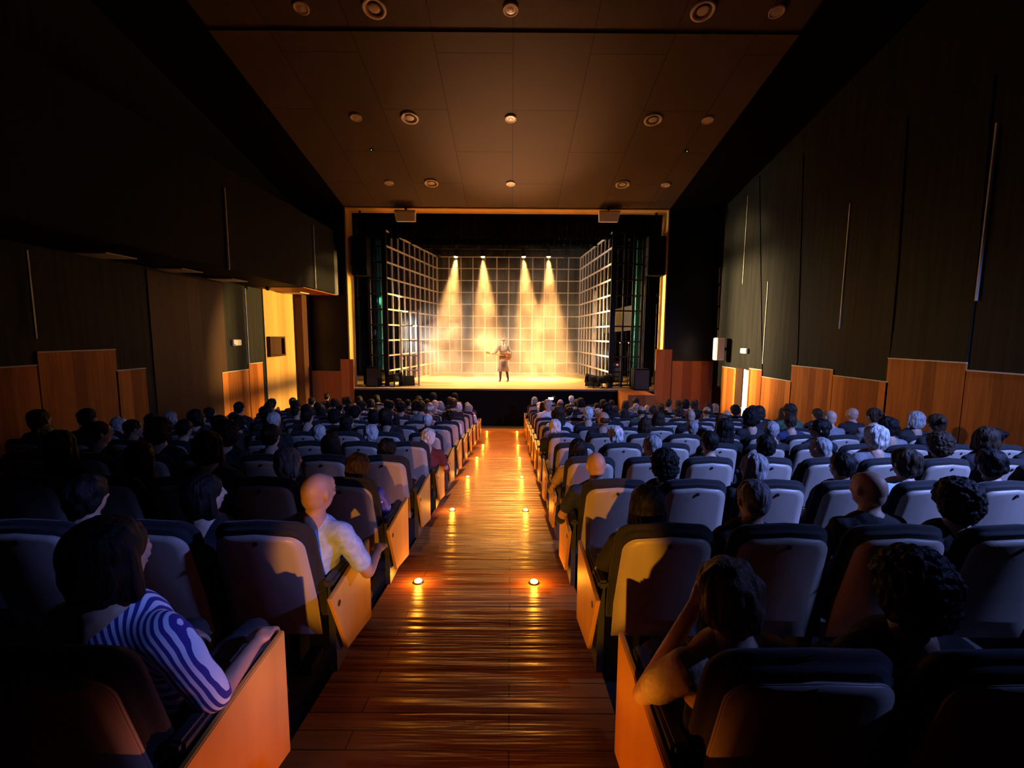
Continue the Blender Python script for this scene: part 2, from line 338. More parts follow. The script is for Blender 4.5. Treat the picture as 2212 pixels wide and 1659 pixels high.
# ================================================================ FIXTURES ON WALLS AND CEILING
LX = [(-3.7, 0), (-2.43, 1), (-.05, 0), (3.31, 1), (4.6, 0)]
ROWN = ['row nearest the stage', 'middle row', 'row nearest the camera']
COLN = ['far left', 'left inner', 'centre', 'right inner', 'far right']
M_ring = mat('cream_light_ring', (.80, .62, .45), .5); M_well = mat('dark_light_well', (.10, .07, .05), .4); M_lens = mat('frosted_lens', (.55, .42, .32), .3)
slope = math.atan(.2)
def make_downlight(big):
    t = empty('ceiling_downlight'); r = .21 if big else .135
    bm = bmesh.new(); lathe(bm, [(r * .72, .02), (r * .74, -.012), (r * .86, -.03), (r, -.018), (r, .01)]); link('trim_ring', bm, M_ring, t, True)
    bm = bmesh.new(); lathe(bm, [(r * .72, .0), (r * .55, .012), (r * .5, .012)]) if big else lathe(bm, [(r * .72, -.012), (r * .4, -.016)]); rg = None
    link('reflector', bm, M_well if big else M_lens, t, True)
    bm = bmesh.new(); ball(bm, (0, 0, -.004 if big else -.012), (r * (.5 if big else .45), r * (.5 if big else .45), .012 if big else .01), sub=2); link('lens', bm, M_lens, t, True)
    return t
dl = {0: make_downlight(0), 1: make_downlight(1)}; used = {0: False, 1: False}
def dup(root, loc, rot=None, name=None):
    r = root.copy(); COL.objects.link(r); r.location = loc
    if rot is not None: r.rotation_euler = rot
    for ch in root.children:
        c = ch.copy(); COL.objects.link(c); c.parent = r
        for g in ch.children:
            d = g.copy(); COL.objects.link(d); d.parent = c
    return r
for j, (Y, up) in enumerate([(13.9, 0), (11.1, 0), (8.42, .04)]):
    for i, (X, big) in enumerate(LX):
        o = dl[big] if not used[big] else dup(dl[big], (0, 0, 0)); used[big] = True
        o.location = (X, Y, zc(Y) + up - .016); o.rotation_euler = (-slope, 0, 0)
        tag(o, '%s round recessed downlight, %s of the %s on the ceiling' % ('large ringed' if big else 'small', COLN[i], ROWN[j]), 'light', 'ceiling downlights')
for (px, py), nm in (((803, 322), 'left'), ((1483, 325), 'right')):
    d = ray(px, py); t = (PTOP + .2 * YW - EYE.z) / (d.z + .2 * d.y); p = EYE + d * t
    e = empty('smoke_detector', (p.x, p.y, p.z - .0)); e.rotation_euler.x = -slope
    bm = bmesh.new(); lathe(bm, [(.05, 0), (.05, -.02), (.03, -.04), (.001, -.042)]); link('housing', bm, M_white if nm == 'none' else M_black, e, True)
    bm = bmesh.new(); ball(bm, (0, -.03, -.042), .012, sub=2); link('indicator_light', bm, mat('green_led', (.1, .5, .2), emit=(.2, 1, .4), strength=1.2), e)
    tag(e, 'small ceiling detector with green light, %s side of the ceiling' % nm, 'detector', 'ceiling detectors')

# white speakers hanging under the soffit
for (px, py), nm, s in (((876, 467), 'left', 1), ((1315, 468), 'right', -1)):
    p = at_y(px, py, YW - .1); e = empty('hanging_speaker', p)
    bm = bmesh.new(); prism(bm, [(-.34, -.12, .17), (.34, -.12, .17), (.34, .16, .17), (-.34, .16, .17)], (0, 0, -.02))
    prism(bm, [(-.35, -.14, .14), (.35, -.14, .14), (.31, -.02, -.17), (-.31, -.02, -.17)], (0, .18, .02)); link('cabinet', bm, M_white, e)
    bm = bmesh.new(); box(bm, -.03, .03, 0, .12, .16, PTOP - .04 - p.z); link('bracket', bm, M_black, e)
    bm = bmesh.new(); prism(bm, [(-.31, -.145, .11), (.31, -.145, .11), (.28, -.035, -.14), (-.28, -.035, -.14)], (0, .01, 0)); link('grille', bm, mat('pale_grille', (.6, .52, .46), .7), e)
    tag(e, 'white wedge speaker hanging under the %s end of the proscenium soffit' % nm, 'speaker', 'speakers under the soffit')
# wall speaker right
p = at_x(1549, 754, XR - .35); e = empty('wall_speaker', (XR - .3, p.y, p.z))
bm = bmesh.new(); box(bm, -.13, .13, -.14, .14, -.36, .36, .02); link('cabinet', bm, M_white, e)
bm = bmesh.new(); box(bm, -.11, .11, -.152, -.142, -.32, .32); link('grille', bm, mat('pale_grille'), e)
bm = bmesh.new(); box(bm, .12, .29, -.03, .03, -.05, .05); link('bracket', bm, M_blackmetal, e)
tag(e, 'white vertical speaker on the right wall beside the proscenium', 'speaker')
# emergency boxes
for X, (px, py), s, nm in ((XR - .047, (1610, 758), -1, 'right'), (XL + .002, (508, 740), 1, 'left')):
    p = at_x(px, py, X); e = empty('emergency_light', (X, p.y, p.z))
    bm = bmesh.new(); box(bm, *sorted((0, s * .07)), -.17, .17, -.075, .075, .012); link('housing', bm, M_white, e)
    bm = bmesh.new(); box(bm, *sorted((s * .071, s * .075)), -.14, .14, -.05, .05); link('lens', bm, mat('pale_lens', (.8, .8, .75), .3), e)
    bm = bmesh.new(); ball(bm, (s * .07, -.13, -.05), .016, sub=2); link('indicator_light', bm, MATS['green_led'] if nm == 'right' else M_black, e)
    tag(e, 'white emergency light box on the %s hall wall' % nm, 'light', 'emergency lights')
# small projection hatch in the pale recess
p0 = at_x(577, 727, XL + .05); p1 = at_x(612, 768, XL + .05)
e = empty('wall_hatch', (XL + .036, (p0.y + p1.y) / 2, (p0.z + p1.z) / 2)); hy = abs(p1.y - p0.y) / 2; hz = abs(p0.z - p1.z) / 2
bm = bmesh.new()
for a in ((-hy, -hy + .05, -hz, hz), (hy - .05, hy, -hz, hz), (-hy + .05, hy - .05, hz - .05, hz), (-hy + .05, hy - .05, -hz, -hz + .05)): box(bm, 0, .1, *a)
link('frame', bm, M_brown, e); bm = bmesh.new(); box(bm, 0, .012, -hy + .05, hy - .05, -hz + .05, hz - .05); link('panel', bm, M_brown, e)
tag(e, 'dark square framed hatch on the bright wood wall at left', 'hatch')
p = at_z(578, 620, BZ - .02); e = empty('ceiling_camera', (p.x, p.y, BZ - .016)); bm = bmesh.new(); lathe(bm, [(.06, 0), (.06, -.04)]); link('base', bm, M_black, e, True)
bm = bmesh.new(); ball(bm, (0, 0, -.05), .055, sub=3); link('dome', bm, mat('smoked_dome', (.03, .02, .02), .1), e, True)
tag(e, 'black dome camera under the side balcony at left', 'camera')
# fluorescent panels let into the underside of the balcony
for k, (px, py) in enumerate([(492, 604), (385, 583), (225, 551), (638, 632)]):
    p = at_z(px, py, BZ - .016); e = empty('soffit_panel', (p.x, p.y, BZ - .016))
    bm = bmesh.new(); box(bm, -.3, .3, -.3, .3, -.02, 0); link('frame', bm, M_trim, e)
    bm = bmesh.new(); box(bm, -.26, .26, -.26, .26, -.024, -.021); link('diffuser', bm, M_white, e)
    tag(e, 'unlit square light panel under the side balcony, %s from the stage' % ['second', 'third', 'fourth', 'first'][k], 'light', 'light panels under the balcony')

# door in the right wall, ajar, emissive strip added for the lit corridor behind its edge
a = at_x(1591, 800, XR - .03); b = at_x(1618.5, 800, XR - .03)
zt = at_x(1605, 796, XR - .03).z
bm = bmesh.new(); box(bm, XR - .04, XR - .002, at_x(1605, 800, XR - .03).y, a.y, FLAT, zt); d = struct(link('door_1', bm, M_brown))
bm = bmesh.new(); box(bm, -.03, 0, -.05, .05, -.01, .01); h = link('door_handle', bm, M_trim, d); h.location = (XR - .042, a.y - .5, FLAT + 1)
bm = bmesh.new(); box(bm, XR - .012, XR - .004, b.y, at_x(1605, 800, XR - .03).y - .02, FLAT, zt - .02); struct(link('lit_door_gap_1', bm, mat('glowing_gap', (.8, .8, .8), emit=(.95, .95, 1), strength=1.1)))
bm = bmesh.new(); box(bm, XR - .05, XR - .002, b.y - .05, b.y, FLAT, zt); struct(link(trim_name(), bm, M_wood))

# ================================================================ ON THE STAGE
GH = 5.5; GB = STAGE + .01
def grid(name, p0, p1, nc, nr, label, m=None, t=.045, z0=GB, h=GH, group=None, cat='grid'):
    p0 = Vector((*p0, z0)); p1 = Vector((*p1, z0)); e = empty(name, p0); d = p1 - p0
    for i in range(nc + 1):
        q = d * (i / nc); bm = bmesh.new(); bar(bm, q, q + Vector((0, 0, h)), t * (1.5 if i in (0, nc) else 1)); link('upright', bm, m or M_grid, e)
    for j in range(nr + 1):
        z = Vector((0, 0, min(max(h * j / nr, t), h - t / 2))); bm = bmesh.new(); bar(bm, z, d + z, t * .8); link('crossbar', bm, m or M_grid, e)
    return tag(e, label, cat, group)
GBL, GBR = (-3.50, 21.3), (3.22, 21.3); GFL, GFR = (-4.45, 15.98), (3.56, 16.0)
grid('steel_grid', GBL, GBR, 12, 10, 'wide pale steel grid across the back of the stage')
# left side grid: full above, open doorway below in its first two bays
def side_grid(p0, p1, nc, label, skip=()):
    e = empty('steel_grid', (*p0, GB)); d = Vector((p1[0] - p0[0], p1[1] - p0[1], 0))
    for i in range(nc + 1):
        q = d * (i / nc); bm = bmesh.new(); lo = 2.75 if i in skip else 0
        bar(bm, q + Vector((0, 0, lo)), q + Vector((0, 0, GH)), .1 if i == 0 else .05); link('corner_post' if i == 0 else 'upright', bm, M_blackmetal if i == 0 else M_grid, e)
    for j in range(11):
        z = Vector((0, 0, min(max(GH * j / 10, .03), GH - .03))); bm = bmesh.new(); bar(bm, z, d + z, .055); link('crossbar', bm, M_grid, e)
    return tag(e, label, 'grid')
side_grid(GFL, GBL, 10, 'pale steel grid standing along the left side of the stage')
side_grid(GFR, GBR, 10, 'pale steel grid standing along the right side of the stage')
# open gate leaf
grid('grid_gate', (-4.16, 16.85), (-3.36, 16.15), 2, 5, 'half height open grid gate inside the left stage grid', M_grid, .05, GB, 2.72, None, 'gate')
# black wing grids facing the hall
grid('wing_grid', (-5.12, 16.25), (-4.53, 16.1), 1, 10, 'black steel wing frame left of the left stage grid', M_blackmetal, .06)
grid('wing_grid', (3.66, 16.1), (4.72, 16.3), 3, 10, 'black steel wing frame right of the right stage grid', M_blackmetal, .06)
# ladder on right side
e = empty('wing_ladder', (3.45, 18.6, GB))
for y in (0, .36):
    bm = bmesh.new(); bar(bm, (0, y, 0), (0, y, 3.7), .045); link('rail', bm, M_white, e)
for k in range(11):
    bm = bmesh.new(); bar(bm, (0, 0, .3 + k * .32), (0, .36, .3 + k * .32), .03); link('rung', bm, M_white, e)
tag(e, 'pale ladder standing against the right stage grid', 'ladder')

# curtains
def curtain(name, p0, p1, z0, z1, waves, amp, m, label, cat='curtain', group=None):
    bm = bmesh.new(); wavy(bm, p0, p1, z0, z1, waves, amp, flare=.8); o = link(name, bm, m, None, True); return tag(o, label, cat, group)
curtain('stage_border', (PXL + .1, 16.35, 0), (PXR - .1, 16.35, 0), 5.1, 7.2, 60, .04, M_curtain, 'black pleated border curtain hanging across the top of the stage')
curtain('stage_border', (PXL + .1, 18.2, 0), (PXR - .1, 18.2, 0), 5.25, 7.2, 50, .04, M_curtain, 'second black border curtain hanging behind the front border')
curtain('side_curtain', (-5.5, 16.5, 0), (-5.14, 16.5, 0), STAGE + .01, 6.8, 4, .05, M_curtain, 'black leg curtain at the left edge of the stage')
curtain('side_curtain', (4.85, 16.5, 0), (5.22, 16.5, 0), STAGE + .01, 6.8, 5, .05, M_curtain, 'black leg curtain at the right edge of the stage')
curtain('teal_curtain', (-5.10, 17.0, 0), (-4.88, 17.0, 0), STAGE + .5, 7.98, 2, .03, M_teal, 'narrow teal curtain in the left wing')
curtain('teal_curtain', (4.55, 16.8, 0), (4.80, 16.8, 0), STAGE + .5, 7.98, 2, .03, M_teal, 'narrow teal curtain in the right wing')
curtain('back_cloth', (-6.5, 22.3, 0), (6.3, 22.3, 0), STAGE + .01, 7, 40, .03, M_back, 'grey brown back cloth behind the rear stage grid')
curtain('side_curtain', (-7.8, 20.2, 0), (-5.9, 20.2, 0), STAGE + .01, 7, 10, .05, M_curtain, 'black leg curtain deep in the left wing')
curtain('side_curtain', (4.4, 20.6, 0), (7.8, 20.6, 0), STAGE + .01, 7, 14, .05, M_curtain, 'black leg curtain deep in the right wing')
# grey wing wall panel with duct seen through right wing frame
bm = bmesh.new(); prism(bm, [(3.9, 19.0, 1.8), (5.6, 18.2, 2.0), (5.6, 18.2, 3.1), (3.9, 19.0, 2.7)], (0, .1, 0)); bar(bm, (4.3, 18.95, 2.7), (4.3, 18.95, 7.98), .03); bar(bm, (5.3, 18.45, 2.9), (5.3, 18.45, 7.98), .03); tag(link('duct', bm, M_greyp), 'grey slanting duct in the right wing', 'duct')
# hanging black boxes hiding upper reveal corners (line arrays)
for nm, px0, px1 in (('left', 762, 797), ('right', 1398, 1431)):
    a = at_y(px0, 512, YW + .3); b = at_y(px1, 597, YW + .3); e = empty('line_array', ((a.x + b.x) / 2, YW + .3, 0)); hw = (b.x - a.x) / 2
    n = 4; hz = (a.z - b.z) / n
    for k in range(n):
        bm = bmesh.new(); box(bm, -hw, hw, -.22, .25, b.z + hz * k + .01, b.z + hz * (k + 1), .015); link('cabinet', bm, M_black, e)
    bm = bmesh.new(); box(bm, -.03, .03, 0, .05, a.z, PTOP - .045); link('rigging_bar', bm, M_blackmetal, e)
    tag(e, 'black hanging speaker stack in the %s upper corner of the proscenium' % nm, 'speaker', 'hanging speaker stacks')
# stage speakers
for px0, px1, pt, pb, nm, Y in ((790, 818.5, 793, 838, 'left', 15.75), (1371, 1402.5, 797, 845, 'right', 15.2)):
    a = at_y(px0, pt, Y); b = at_y(px1, pb, Y); z0 = STAGE; e = empty('stage_speaker', ((a.x + b.x) / 2, Y, z0)); hw = (b.x - a.x) / 2; h = a.z - z0
    bm = bmesh.new(); box(bm, -hw, hw, 0, .45, .0, h, .015); link('cabinet', bm, M_black, e)
    bm = bmesh.new(); box(bm, -hw + .03, hw - .03, -.012, -.001, .04, h - .04); link('grille', bm, mat('black_grille', (.01, .01, .01), .6), e)
    tag(e, 'tall black speaker cabinet standing at the %s end of the stage front' % nm, 'speaker', 'stage front speakers')
# batten and four burning lamps, plus dark ones
e = empty('lighting_batten', (0, 19.4, 5.33)); bm = bmesh.new(); cyl(bm, (-4.2, 0, 0), (3.9, 0, 0), .03); link('pipe', bm, M_blackmetal, e)
for x in (-3.9, 0, 3.6):
    bm = bmesh.new(); cyl(bm, (x, 0, 0), (x, 0, 2.6), .008, seg=6); link('cable', bm, M_blackmetal, e)
tag(e, 'black lighting batten hanging above the stage', 'batten')
M_lamp = mat('burning_lamp_lens', (1, .6, .2), emit=(1, .5, .13), strength=22)
def stage_lamp(p, tgt, lit, label, group):
    e = empty('stage_lamp', p); q = (Vector(tgt) - Vector(p)).normalized().to_track_quat('-Z', 'Y').to_matrix().to_4x4()
    bm = bmesh.new(); lathe(bm, [(.001, .26), (.07, .25), (.09, .2), (.10, .0), (.12, -.06), (.11, -.06), (.09, 0.0)], M=q); link('housing', bm, M_blackmetal, e, True)
    bm = bmesh.new(); bmesh.ops.create_circle(bm, cap_ends=True, radius=.088, segments=20, matrix=q @ Matrix.Translation((0, 0, .0)))
    if lit: ball(bm, q @ Vector((0, 0, -.03)), (.088, .088, .075))
    link('lens', bm, M_lamp if lit else M_hole, e)
    bm = bmesh.new(); bar(bm, (-.12, 0, .0), (-.12, 0, .28), .015); bar(bm, (.12, 0, .0), (.12, 0, .28), .015); bar(bm, (-.12, 0, .28), (.12, 0, .28), .015); link('yoke', bm, M_blackmetal, e)
    tag(e, label, 'stage light', group); return e
for k, (p, tx) in enumerate(BEAM_POS):
    stage_lamp(p, (tx, 18.9, STAGE), True, 'burning warm stage lamp above the haze, %s from the left' % ['first', 'second', 'third', 'fourth'][k], 'burning stage lamps')
for k, (px, py) in enumerate([(948, 556), (1222, 550)]):
    p = at_y(px, py, 19.4); stage_lamp((p.x, 19.4, 5.07), (p.x * .5, 18, 0), False, 'unlit stage lamp at the %s end of the batten' % ['left', 'right'][k], 'unlit stage lamps')
# lamps in the wings (the side lights)
for k, (x, y, z, t) in enumerate([(5.3, 17.3, 3.0, (-7.2, 14.6, .8)), (-5.5, 17.3, 3.0, (7, 14.7, 1.3)), (-5.35, 17.9, 1.75, (-1.5, 17.9, 1.45)), (4.75, 18.6, .95, (2.2, 18.4, .75))]):
    d = (Vector(t) - Vector((x, y, z))).normalized(); stage_lamp(Vector((x, y, z)) - d * .16, t, False, ['upper side lamp in the right wing', 'upper side lamp in the left wing', 'white side lamp low in the left wing', 'small white side lamp low in the right wing'][k], None)
    L_ = bpy.data.objects[[o.name for o in COL.objects if o.name.startswith('stage_lamp')][-1]]
    bm = bmesh.new(); cyl(bm, (.0, .0, .28), (0, 0, .31), .03, seg=8); cyl(bm, (.14, 0, STAGE - L_.location.z + .02), (.14, 0, .3), .02, seg=8); cyl(bm, (.14, 0, STAGE - L_.location.z), (.14, 0, STAGE - L_.location.z + .02), .22, seg=20); bar(bm, (0, 0, .29), (.14, 0, .29), .02); link('stand', bm, M_blackmetal, L_)
# floor lamps / monitors lying by the grids
def floor_lamp(x, y, rz, label):
    e = empty('floor_spotlight', (x, y, STAGE), rz)
    bm = bmesh.new(); cyl(bm, (-.28, 0, .28), (.22, 0, .34), .13, .15, 20); link('housing', bm, M_blackmetal, e, True)
    bm = bmesh.new(); cyl(bm, (.22, 0, .34), (.3, 0, .35), .17, .17, 20); link('colour_frame', bm, M_blackmetal, e)
    bm = bmesh.new(); bar(bm, (0, -.18, .3), (0, -.18, .02), .03); bar(bm, (0, .18, .3), (0, .18, .02), .03); bar(bm, (0, -.18, .02), (0, .18, .02), .03); bar(bm, (-.2, 0, .012), (.2, 0, .012), .024); link('yoke', bm, M_blackmetal, e)
    tag(e, label, 'stage light')
floor_lamp(-4.2, 15.92, .2, 'black floor spotlight at the foot of the left stage grid')
floor_lamp(2.98, 15.95, 2.9, 'black floor spotlight at the foot of the right stage grid')
floor_lamp(3.35, 15.85, .3, 'black floor spotlight beside the right corner post')
def wedge(x, y, rz, label):
    e = empty('stage_monitor', (x, y, STAGE), rz); bm = bmesh.new(); prism(bm, [(-.25, -.18, 0), (-.25, .2, 0), (-.25, .2, .12), (-.25, -.1, .36)], (.5, 0, 0)); link('cabinet', bm, M_black, e)
    bm = bmesh.new(); prism(bm, [(-.22, .17, .155), (-.22, -.08, .355), (-.22, -.076, .36), (-.22, .175, .16)], (.44, 0, 0)); link('grille', bm, mat('dark_grille', (.05, .05, .05), .7), e); tag(e, label, 'speaker')
wedge(-3.85, 16.35, .5, 'black wedge monitor on the floor inside the left stage grid')
wedge(3.05, 16.45, -.5, 'black wedge monitor on the floor inside the right stage grid')
# red-lit amplifier rack in right wing
e = empty('equipment_rack', (4.25, 17.8, STAGE)); bm = bmesh.new(); box(bm, -.25, .25, 0, .4, 0, .85, .01); link('case', bm, M_blackmetal, e)
for k in range(4):
    bm = bmesh.new(); box(bm, -.22, .22, -.01, -.001, .08 + k * .19, .22 + k * .19); link('module', bm, M_arm, e)
bm = bmesh.new(); ball(bm, (.0, -.02, .72), .03, sub=2); link('indicator_light', bm, mat('red_led', (.5, .02, .05), emit=(1, .04, .12), strength=5), e); tag(e, 'black equipment rack with red light in the right wing', 'rack')
e = empty('equipment_case', (-4.55, 18.1, STAGE)); bm = bmesh.new(); box(bm, -.3, .3, 0, .4, 0, .95, .02); link('case', bm, M_blackmetal, e)
bm = bmesh.new(); ball(bm, (.12, -.02, .9), .05, sub=2); link('indicator_light', bm, MATS['red_led'], e); tag(e, 'black equipment case with red light behind the left stage grid', 'case')
# stands in right wing
for k, (x, y) in enumerate([(4.15, 17.0), (4.45, 16.9)]):
    e = empty('microphone_stand', (x, y, STAGE)); bm = bmesh.new(); cyl(bm, (0, 0, 0), (0, 0, .02), .13, .13, 20); link('base', bm, M_blackmetal, e)
    bm = bmesh.new(); cyl(bm, (0, 0, .02), (0, 0, 1.6), .012, seg=8); link('pole', bm, M_blackmetal, e); bm = bmesh.new(); ball(bm, (0, 0, 1.63), (.03, .03, .05), sub=2); link('clip', bm, M_white, e)
    tag(e, ['thin black microphone stand behind the right wing frame', 'thin microphone stand beside the teal curtain in the right wing'][k], 'stand')
# wooden stage steps at right
e = empty('stage_steps', (0, 0, 0)); bm = bmesh.new(); X0, X1 = 3.72, 4.60
box(bm, X0, X1, 14.0, YW - .045, FLAT, STAGE); link('block', bm, M_woodx, e)
for k in range(4):
    bm = bmesh.new(); box(bm, X1 + .28 * k + .001, X1 + .28 * (k + 1), 14.0, YW - .045, FLAT, STAGE - .24 * (k + 1)); link('step', bm, M_woodx, e)
tag(e, 'orange wooden block with side steps before the right end of the stage', 'steps')

# haze
m = bpy.data.materials.new('stage_haze'); m.use_nodes = True; nt = m.node_tree; nt.nodes.clear(); out = nt.nodes.new('ShaderNodeOutputMaterial')
vs = nt.nodes.new('ShaderNodeVolumeScatter'); vs.inputs['Anisotropy'].default_value = .25; vs.inputs['Color'].default_value = (1, .97, .93, 1)
tc = nt.nodes.new('ShaderNodeTexCoord'); nz = nt.nodes.new('ShaderNodeTexNoise'); nz.inputs['Scale'].default_value = 1.1; nz.inputs['Detail'].default_value = 4; nz.inputs['Distortion'].default_value = .6
mr = nt.nodes.new('ShaderNodeMapRange'); mr.inputs['From Min'].default_value = .38; mr.inputs['From Max'].default_value = .68; mr.inputs['To Min'].default_value = .02; mr.inputs['To Max'].default_value = .15
nt.links.new(tc.outputs['Object'], nz.inputs['Vector']); nt.links.new(nz.outputs['Fac'], mr.inputs['Value']); sz = nt.nodes.new('ShaderNodeSeparateXYZ'); nt.links.new(tc.outputs['Object'], sz.inputs[0])
mh = nt.nodes.new('ShaderNodeMapRange'); mh.inputs['From Min'].default_value = .3; mh.inputs['From Max'].default_value = 3.4; mh.inputs['To Min'].default_value = 1.9; mh.inputs['To Max'].default_value = .55
nt.links.new(sz.outputs['Z'], mh.inputs['Value']); mm = nt.nodes.new('ShaderNodeMath'); mm.operation = 'MULTIPLY'; nt.links.new(mr.outputs[0], mm.inputs[0]); nt.links.new(mh.outputs[0], mm.inputs[1])
nt.links.new(mm.outputs[0], vs.inputs['Density']); nt.links.new(vs.outputs[0], out.inputs['Volume'])
bm = bmesh.new(); box(bm, -4.45, 4.1, 17.75, 22.0, STAGE + .02, 5.2); o = link('stage_haze', bm, m); tag(o, 'warm drifting haze filling the stage', 'haze', None, 'stuff')

# ================================================================ AISLE LIGHTS
M_amber = mat('amber_glow', (1, .5, .1), emit=(1, .42, .05), strength=26); M_steel = mat('brushed_steel', (.3, .25, .2), .4, 1)
first = None
AL = [3.56, 5.72, 7.84, 9.98, 12.15, 14.2]
for i, Y in enumerate(AL):
    for X, nm in ((-.775, 'left'), (.205, 'right')):
        if first is None:
            first = empty('aisle_light'); bm = bmesh.new(); lathe(bm, [(.045, 0), (.045, .008), (.028, .014)]); link('bezel', bm, M_steel, first, True)
            bm = bmesh.new(); ball(bm, (0, 0, .01), (.034, .034, .022), sub=2); link('lens', bm, M_amber, first, True); o = first
        else: o = dup(first, (0, 0, 0))
        o.location = (X, Y, zf(Y) + .001)
        tag(o, 'small glowing amber floor light, %s edge of the aisle, %s from the camera' % (nm, ['first', 'second', 'third', 'fourth', 'fifth', 'sixth'][i]), 'light', 'aisle floor lights')
        point('aisle_light_glow', (X, Y, zf(Y) + .07), (1, .32, .02), 4.2, .02)
# added low spots without fixtures, lighting the nearest aisle end panels
spot('panel_fill_spot', (.385, 1.40, .03), (-.93, 1.3, .14), (1, .22, .01), 46, 50, .9, .02)
spot('panel_fill_spot', (-.85, 1.40, .03), (.44, 1.3, .14), (1, .22, .01), 46, 50, .9, .02)
spot('panel_fill_spot', (.385, 2.45, .05), (-.93, 2.35, .12), (1, .36, .04), 7, 50, .9, .02)
spot('panel_fill_spot', (-.85, 2.45, .05), (.44, 2.35, .12), (1, .30, .03), 16, 50, .9, .02)
spot('panel_fill_spot', (.385, 3.5, -.1), (-.93, 3.4, .0), (1, .42, .05), 26, 50, .9, .02)
spot('panel_fill_spot', (-.85, 3.5, -.1), (.44, 3.4, .0), (1, .36, .04), 18, 50, .9, .02)

# ================================================================ SEATS
ORD = ['first', 'second', 'third', 'fourth', 'fifth', 'sixth', 'seventh', 'eighth', 'ninth', 'tenth', 'eleventh', 'twelfth', 'thirteenth']
def rrect_back(w0, w1, z0, z1, rc, n=7):
    """outline (x,z) of a seat back: w0 half width at bottom, w1 near top, top slightly crowned"""
    P = [(-w0, z0), (w0, z0), (w0 * 1.02, z0 + (z1 - z0) * .35)]
    cx, cz = w1 - rc, z1 - rc
    for k in range(n + 1):
        a = math.pi / 2 * k / n; P.append((cx + rc * math.cos(a), cz + rc * math.sin(a) - .012))
    P.append((0, z1 + .004))
    for k in range(n + 1):
        a = math.pi / 2 + math.pi / 2 * k / n; P.append((-cx + rc * math.cos(a), cz + rc * math.sin(a) - .012))
    P.append((-w0 * 1.02, z0 + (z1 - z0) * .35)); return P
REC = math.tan(R(13))
def back_y(z): return .0 + (.95 - z) * REC
def back_slab(P, off, th, bev, dish=.035):
    bm = bmesh.new()
    f = [bm.verts.new((x, back_y(z) + off - dish * (1 - (x / .25) ** 2), z)) for x, z in P]
    g = [bm.verts.new((x, back_y(z) + off + th - dish * (1 - (x / .25) ** 2), z)) for x, z in P]
    n = len(P)
    cz = sum(p[1] for p in P) / n
    def cap(vs, o, flip):
        # concentric cap so the dish stays smooth
        rings = [vs]
        for s in (.75, .45, .15):
            rings.append([bm.verts.new((x * s, back_y(cz + (z - cz) * s) + o - dish * (1 - (x * s / .25) ** 2), cz + (z - cz) * s)) for x, z in P])
        for a, b in zip(rings, rings[1:]):
            for i in range(n): bm.faces.new([a[i], a[(i + 1) % n], b[(i + 1) % n], b[i]])
        bm.faces.new(rings[-1])
    cap(f, off, 0); cap(g, off + th, 1)
    for i in range(n): bm.faces.new([f[i], g[i], g[(i + 1) % n], f[(i + 1) % n]])
    bmesh.ops.recalc_face_normals(bm, faces=bm.faces[:])
    if bev:
        fs, gs = set(f), set(g)
        es = [e for e in bm.edges if (e.verts[0] in fs and e.verts[1] in fs) or (e.verts[0] in gs and e.verts[1] in gs)]
        bmesh.ops.bevel(bm, geom=es, offset=bev, segments=3, affect='EDGES')
    return bm
def make_seat(kind):
    t = empty('theatre_seat')
    link('back_shell', back_slab(rrect_back(.232, .222, .31, .945, .085), 0, .016, .004), M_ply, t, True)
    link('back_cushion', back_slab(rrect_back(.255, .248, .40, 1.0, .095), .018, .085, .03), M_cushion, t, True)
    bm = bmesh.new(); box(bm, -.24, .24, .2, .62, .36, .46, .035); link('seat_cushion', bm, M_cushion, t, True)
    bm = bmesh.new(); y = back_y(.9) - .0365; cyl(bm, (0, y - .003, .9), (0, y + .01, .9), .012, seg=14); link('bolt_hole', bm, M_hole, t)
    bm = bmesh.new(); box(bm, -.03, .03, .3, .42, .0, .37); box(bm, -.1, .1, .28, .44, -.04, .02); link('pedestal', bm, M_blackmetal, t)
    for s in (-1, 1):
        if kind == 'mid' and s == -1: continue
        if kind == 'R' and s == -1: pass
        bm = bmesh.new(); box(bm, s * .29 - .027, s * .29 + .027, .1, .52, .60, .645, .012); box(bm, s * .29 - .018, s * .29 + .018, .14, .46, .1, .60); link('armrest', bm, M_arm, t, False)
    s = {'L': 1, 'R': -1}.get(kind)
    if s:
        e = s * .325; pts = [(e, .0, .60), (e, .30, .62), (e, .61, .63), (e, .61, .10), (e, .2, .19)]
        bm = bmesh.new(); prism(bm, pts, (s * .022, 0, 0)); bmesh.ops.recalc_face_normals(bm, faces=bm.faces[:]); bmesh.ops.bevel(bm, geom=bm.edges[:], offset=.004, segments=2, affect='EDGES')
        pn = link('end_panel', bm, M_panel, t)
        bm = bmesh.new(); x = e + s * .0225; cyl(bm, (x - .002 * s, .1, .52), (x + .002 * s, .1, .52), .017, seg=16); link('bolt_cap', bm, M_hole, pn)
    return t
SEAT = {k: None for k in ('mid', 'L', 'R')}
W = .58
ROWY = [1.04 + 1.05 * i for i in range(13)]
def frame_x(X, Y, Z):
    v = ROT.transposed() @ (Vector((X, Y, Z)) - EYE); return CX + FPX * v.x / -v.z, CY - FPX * v.y / -v.z
SEATS = []
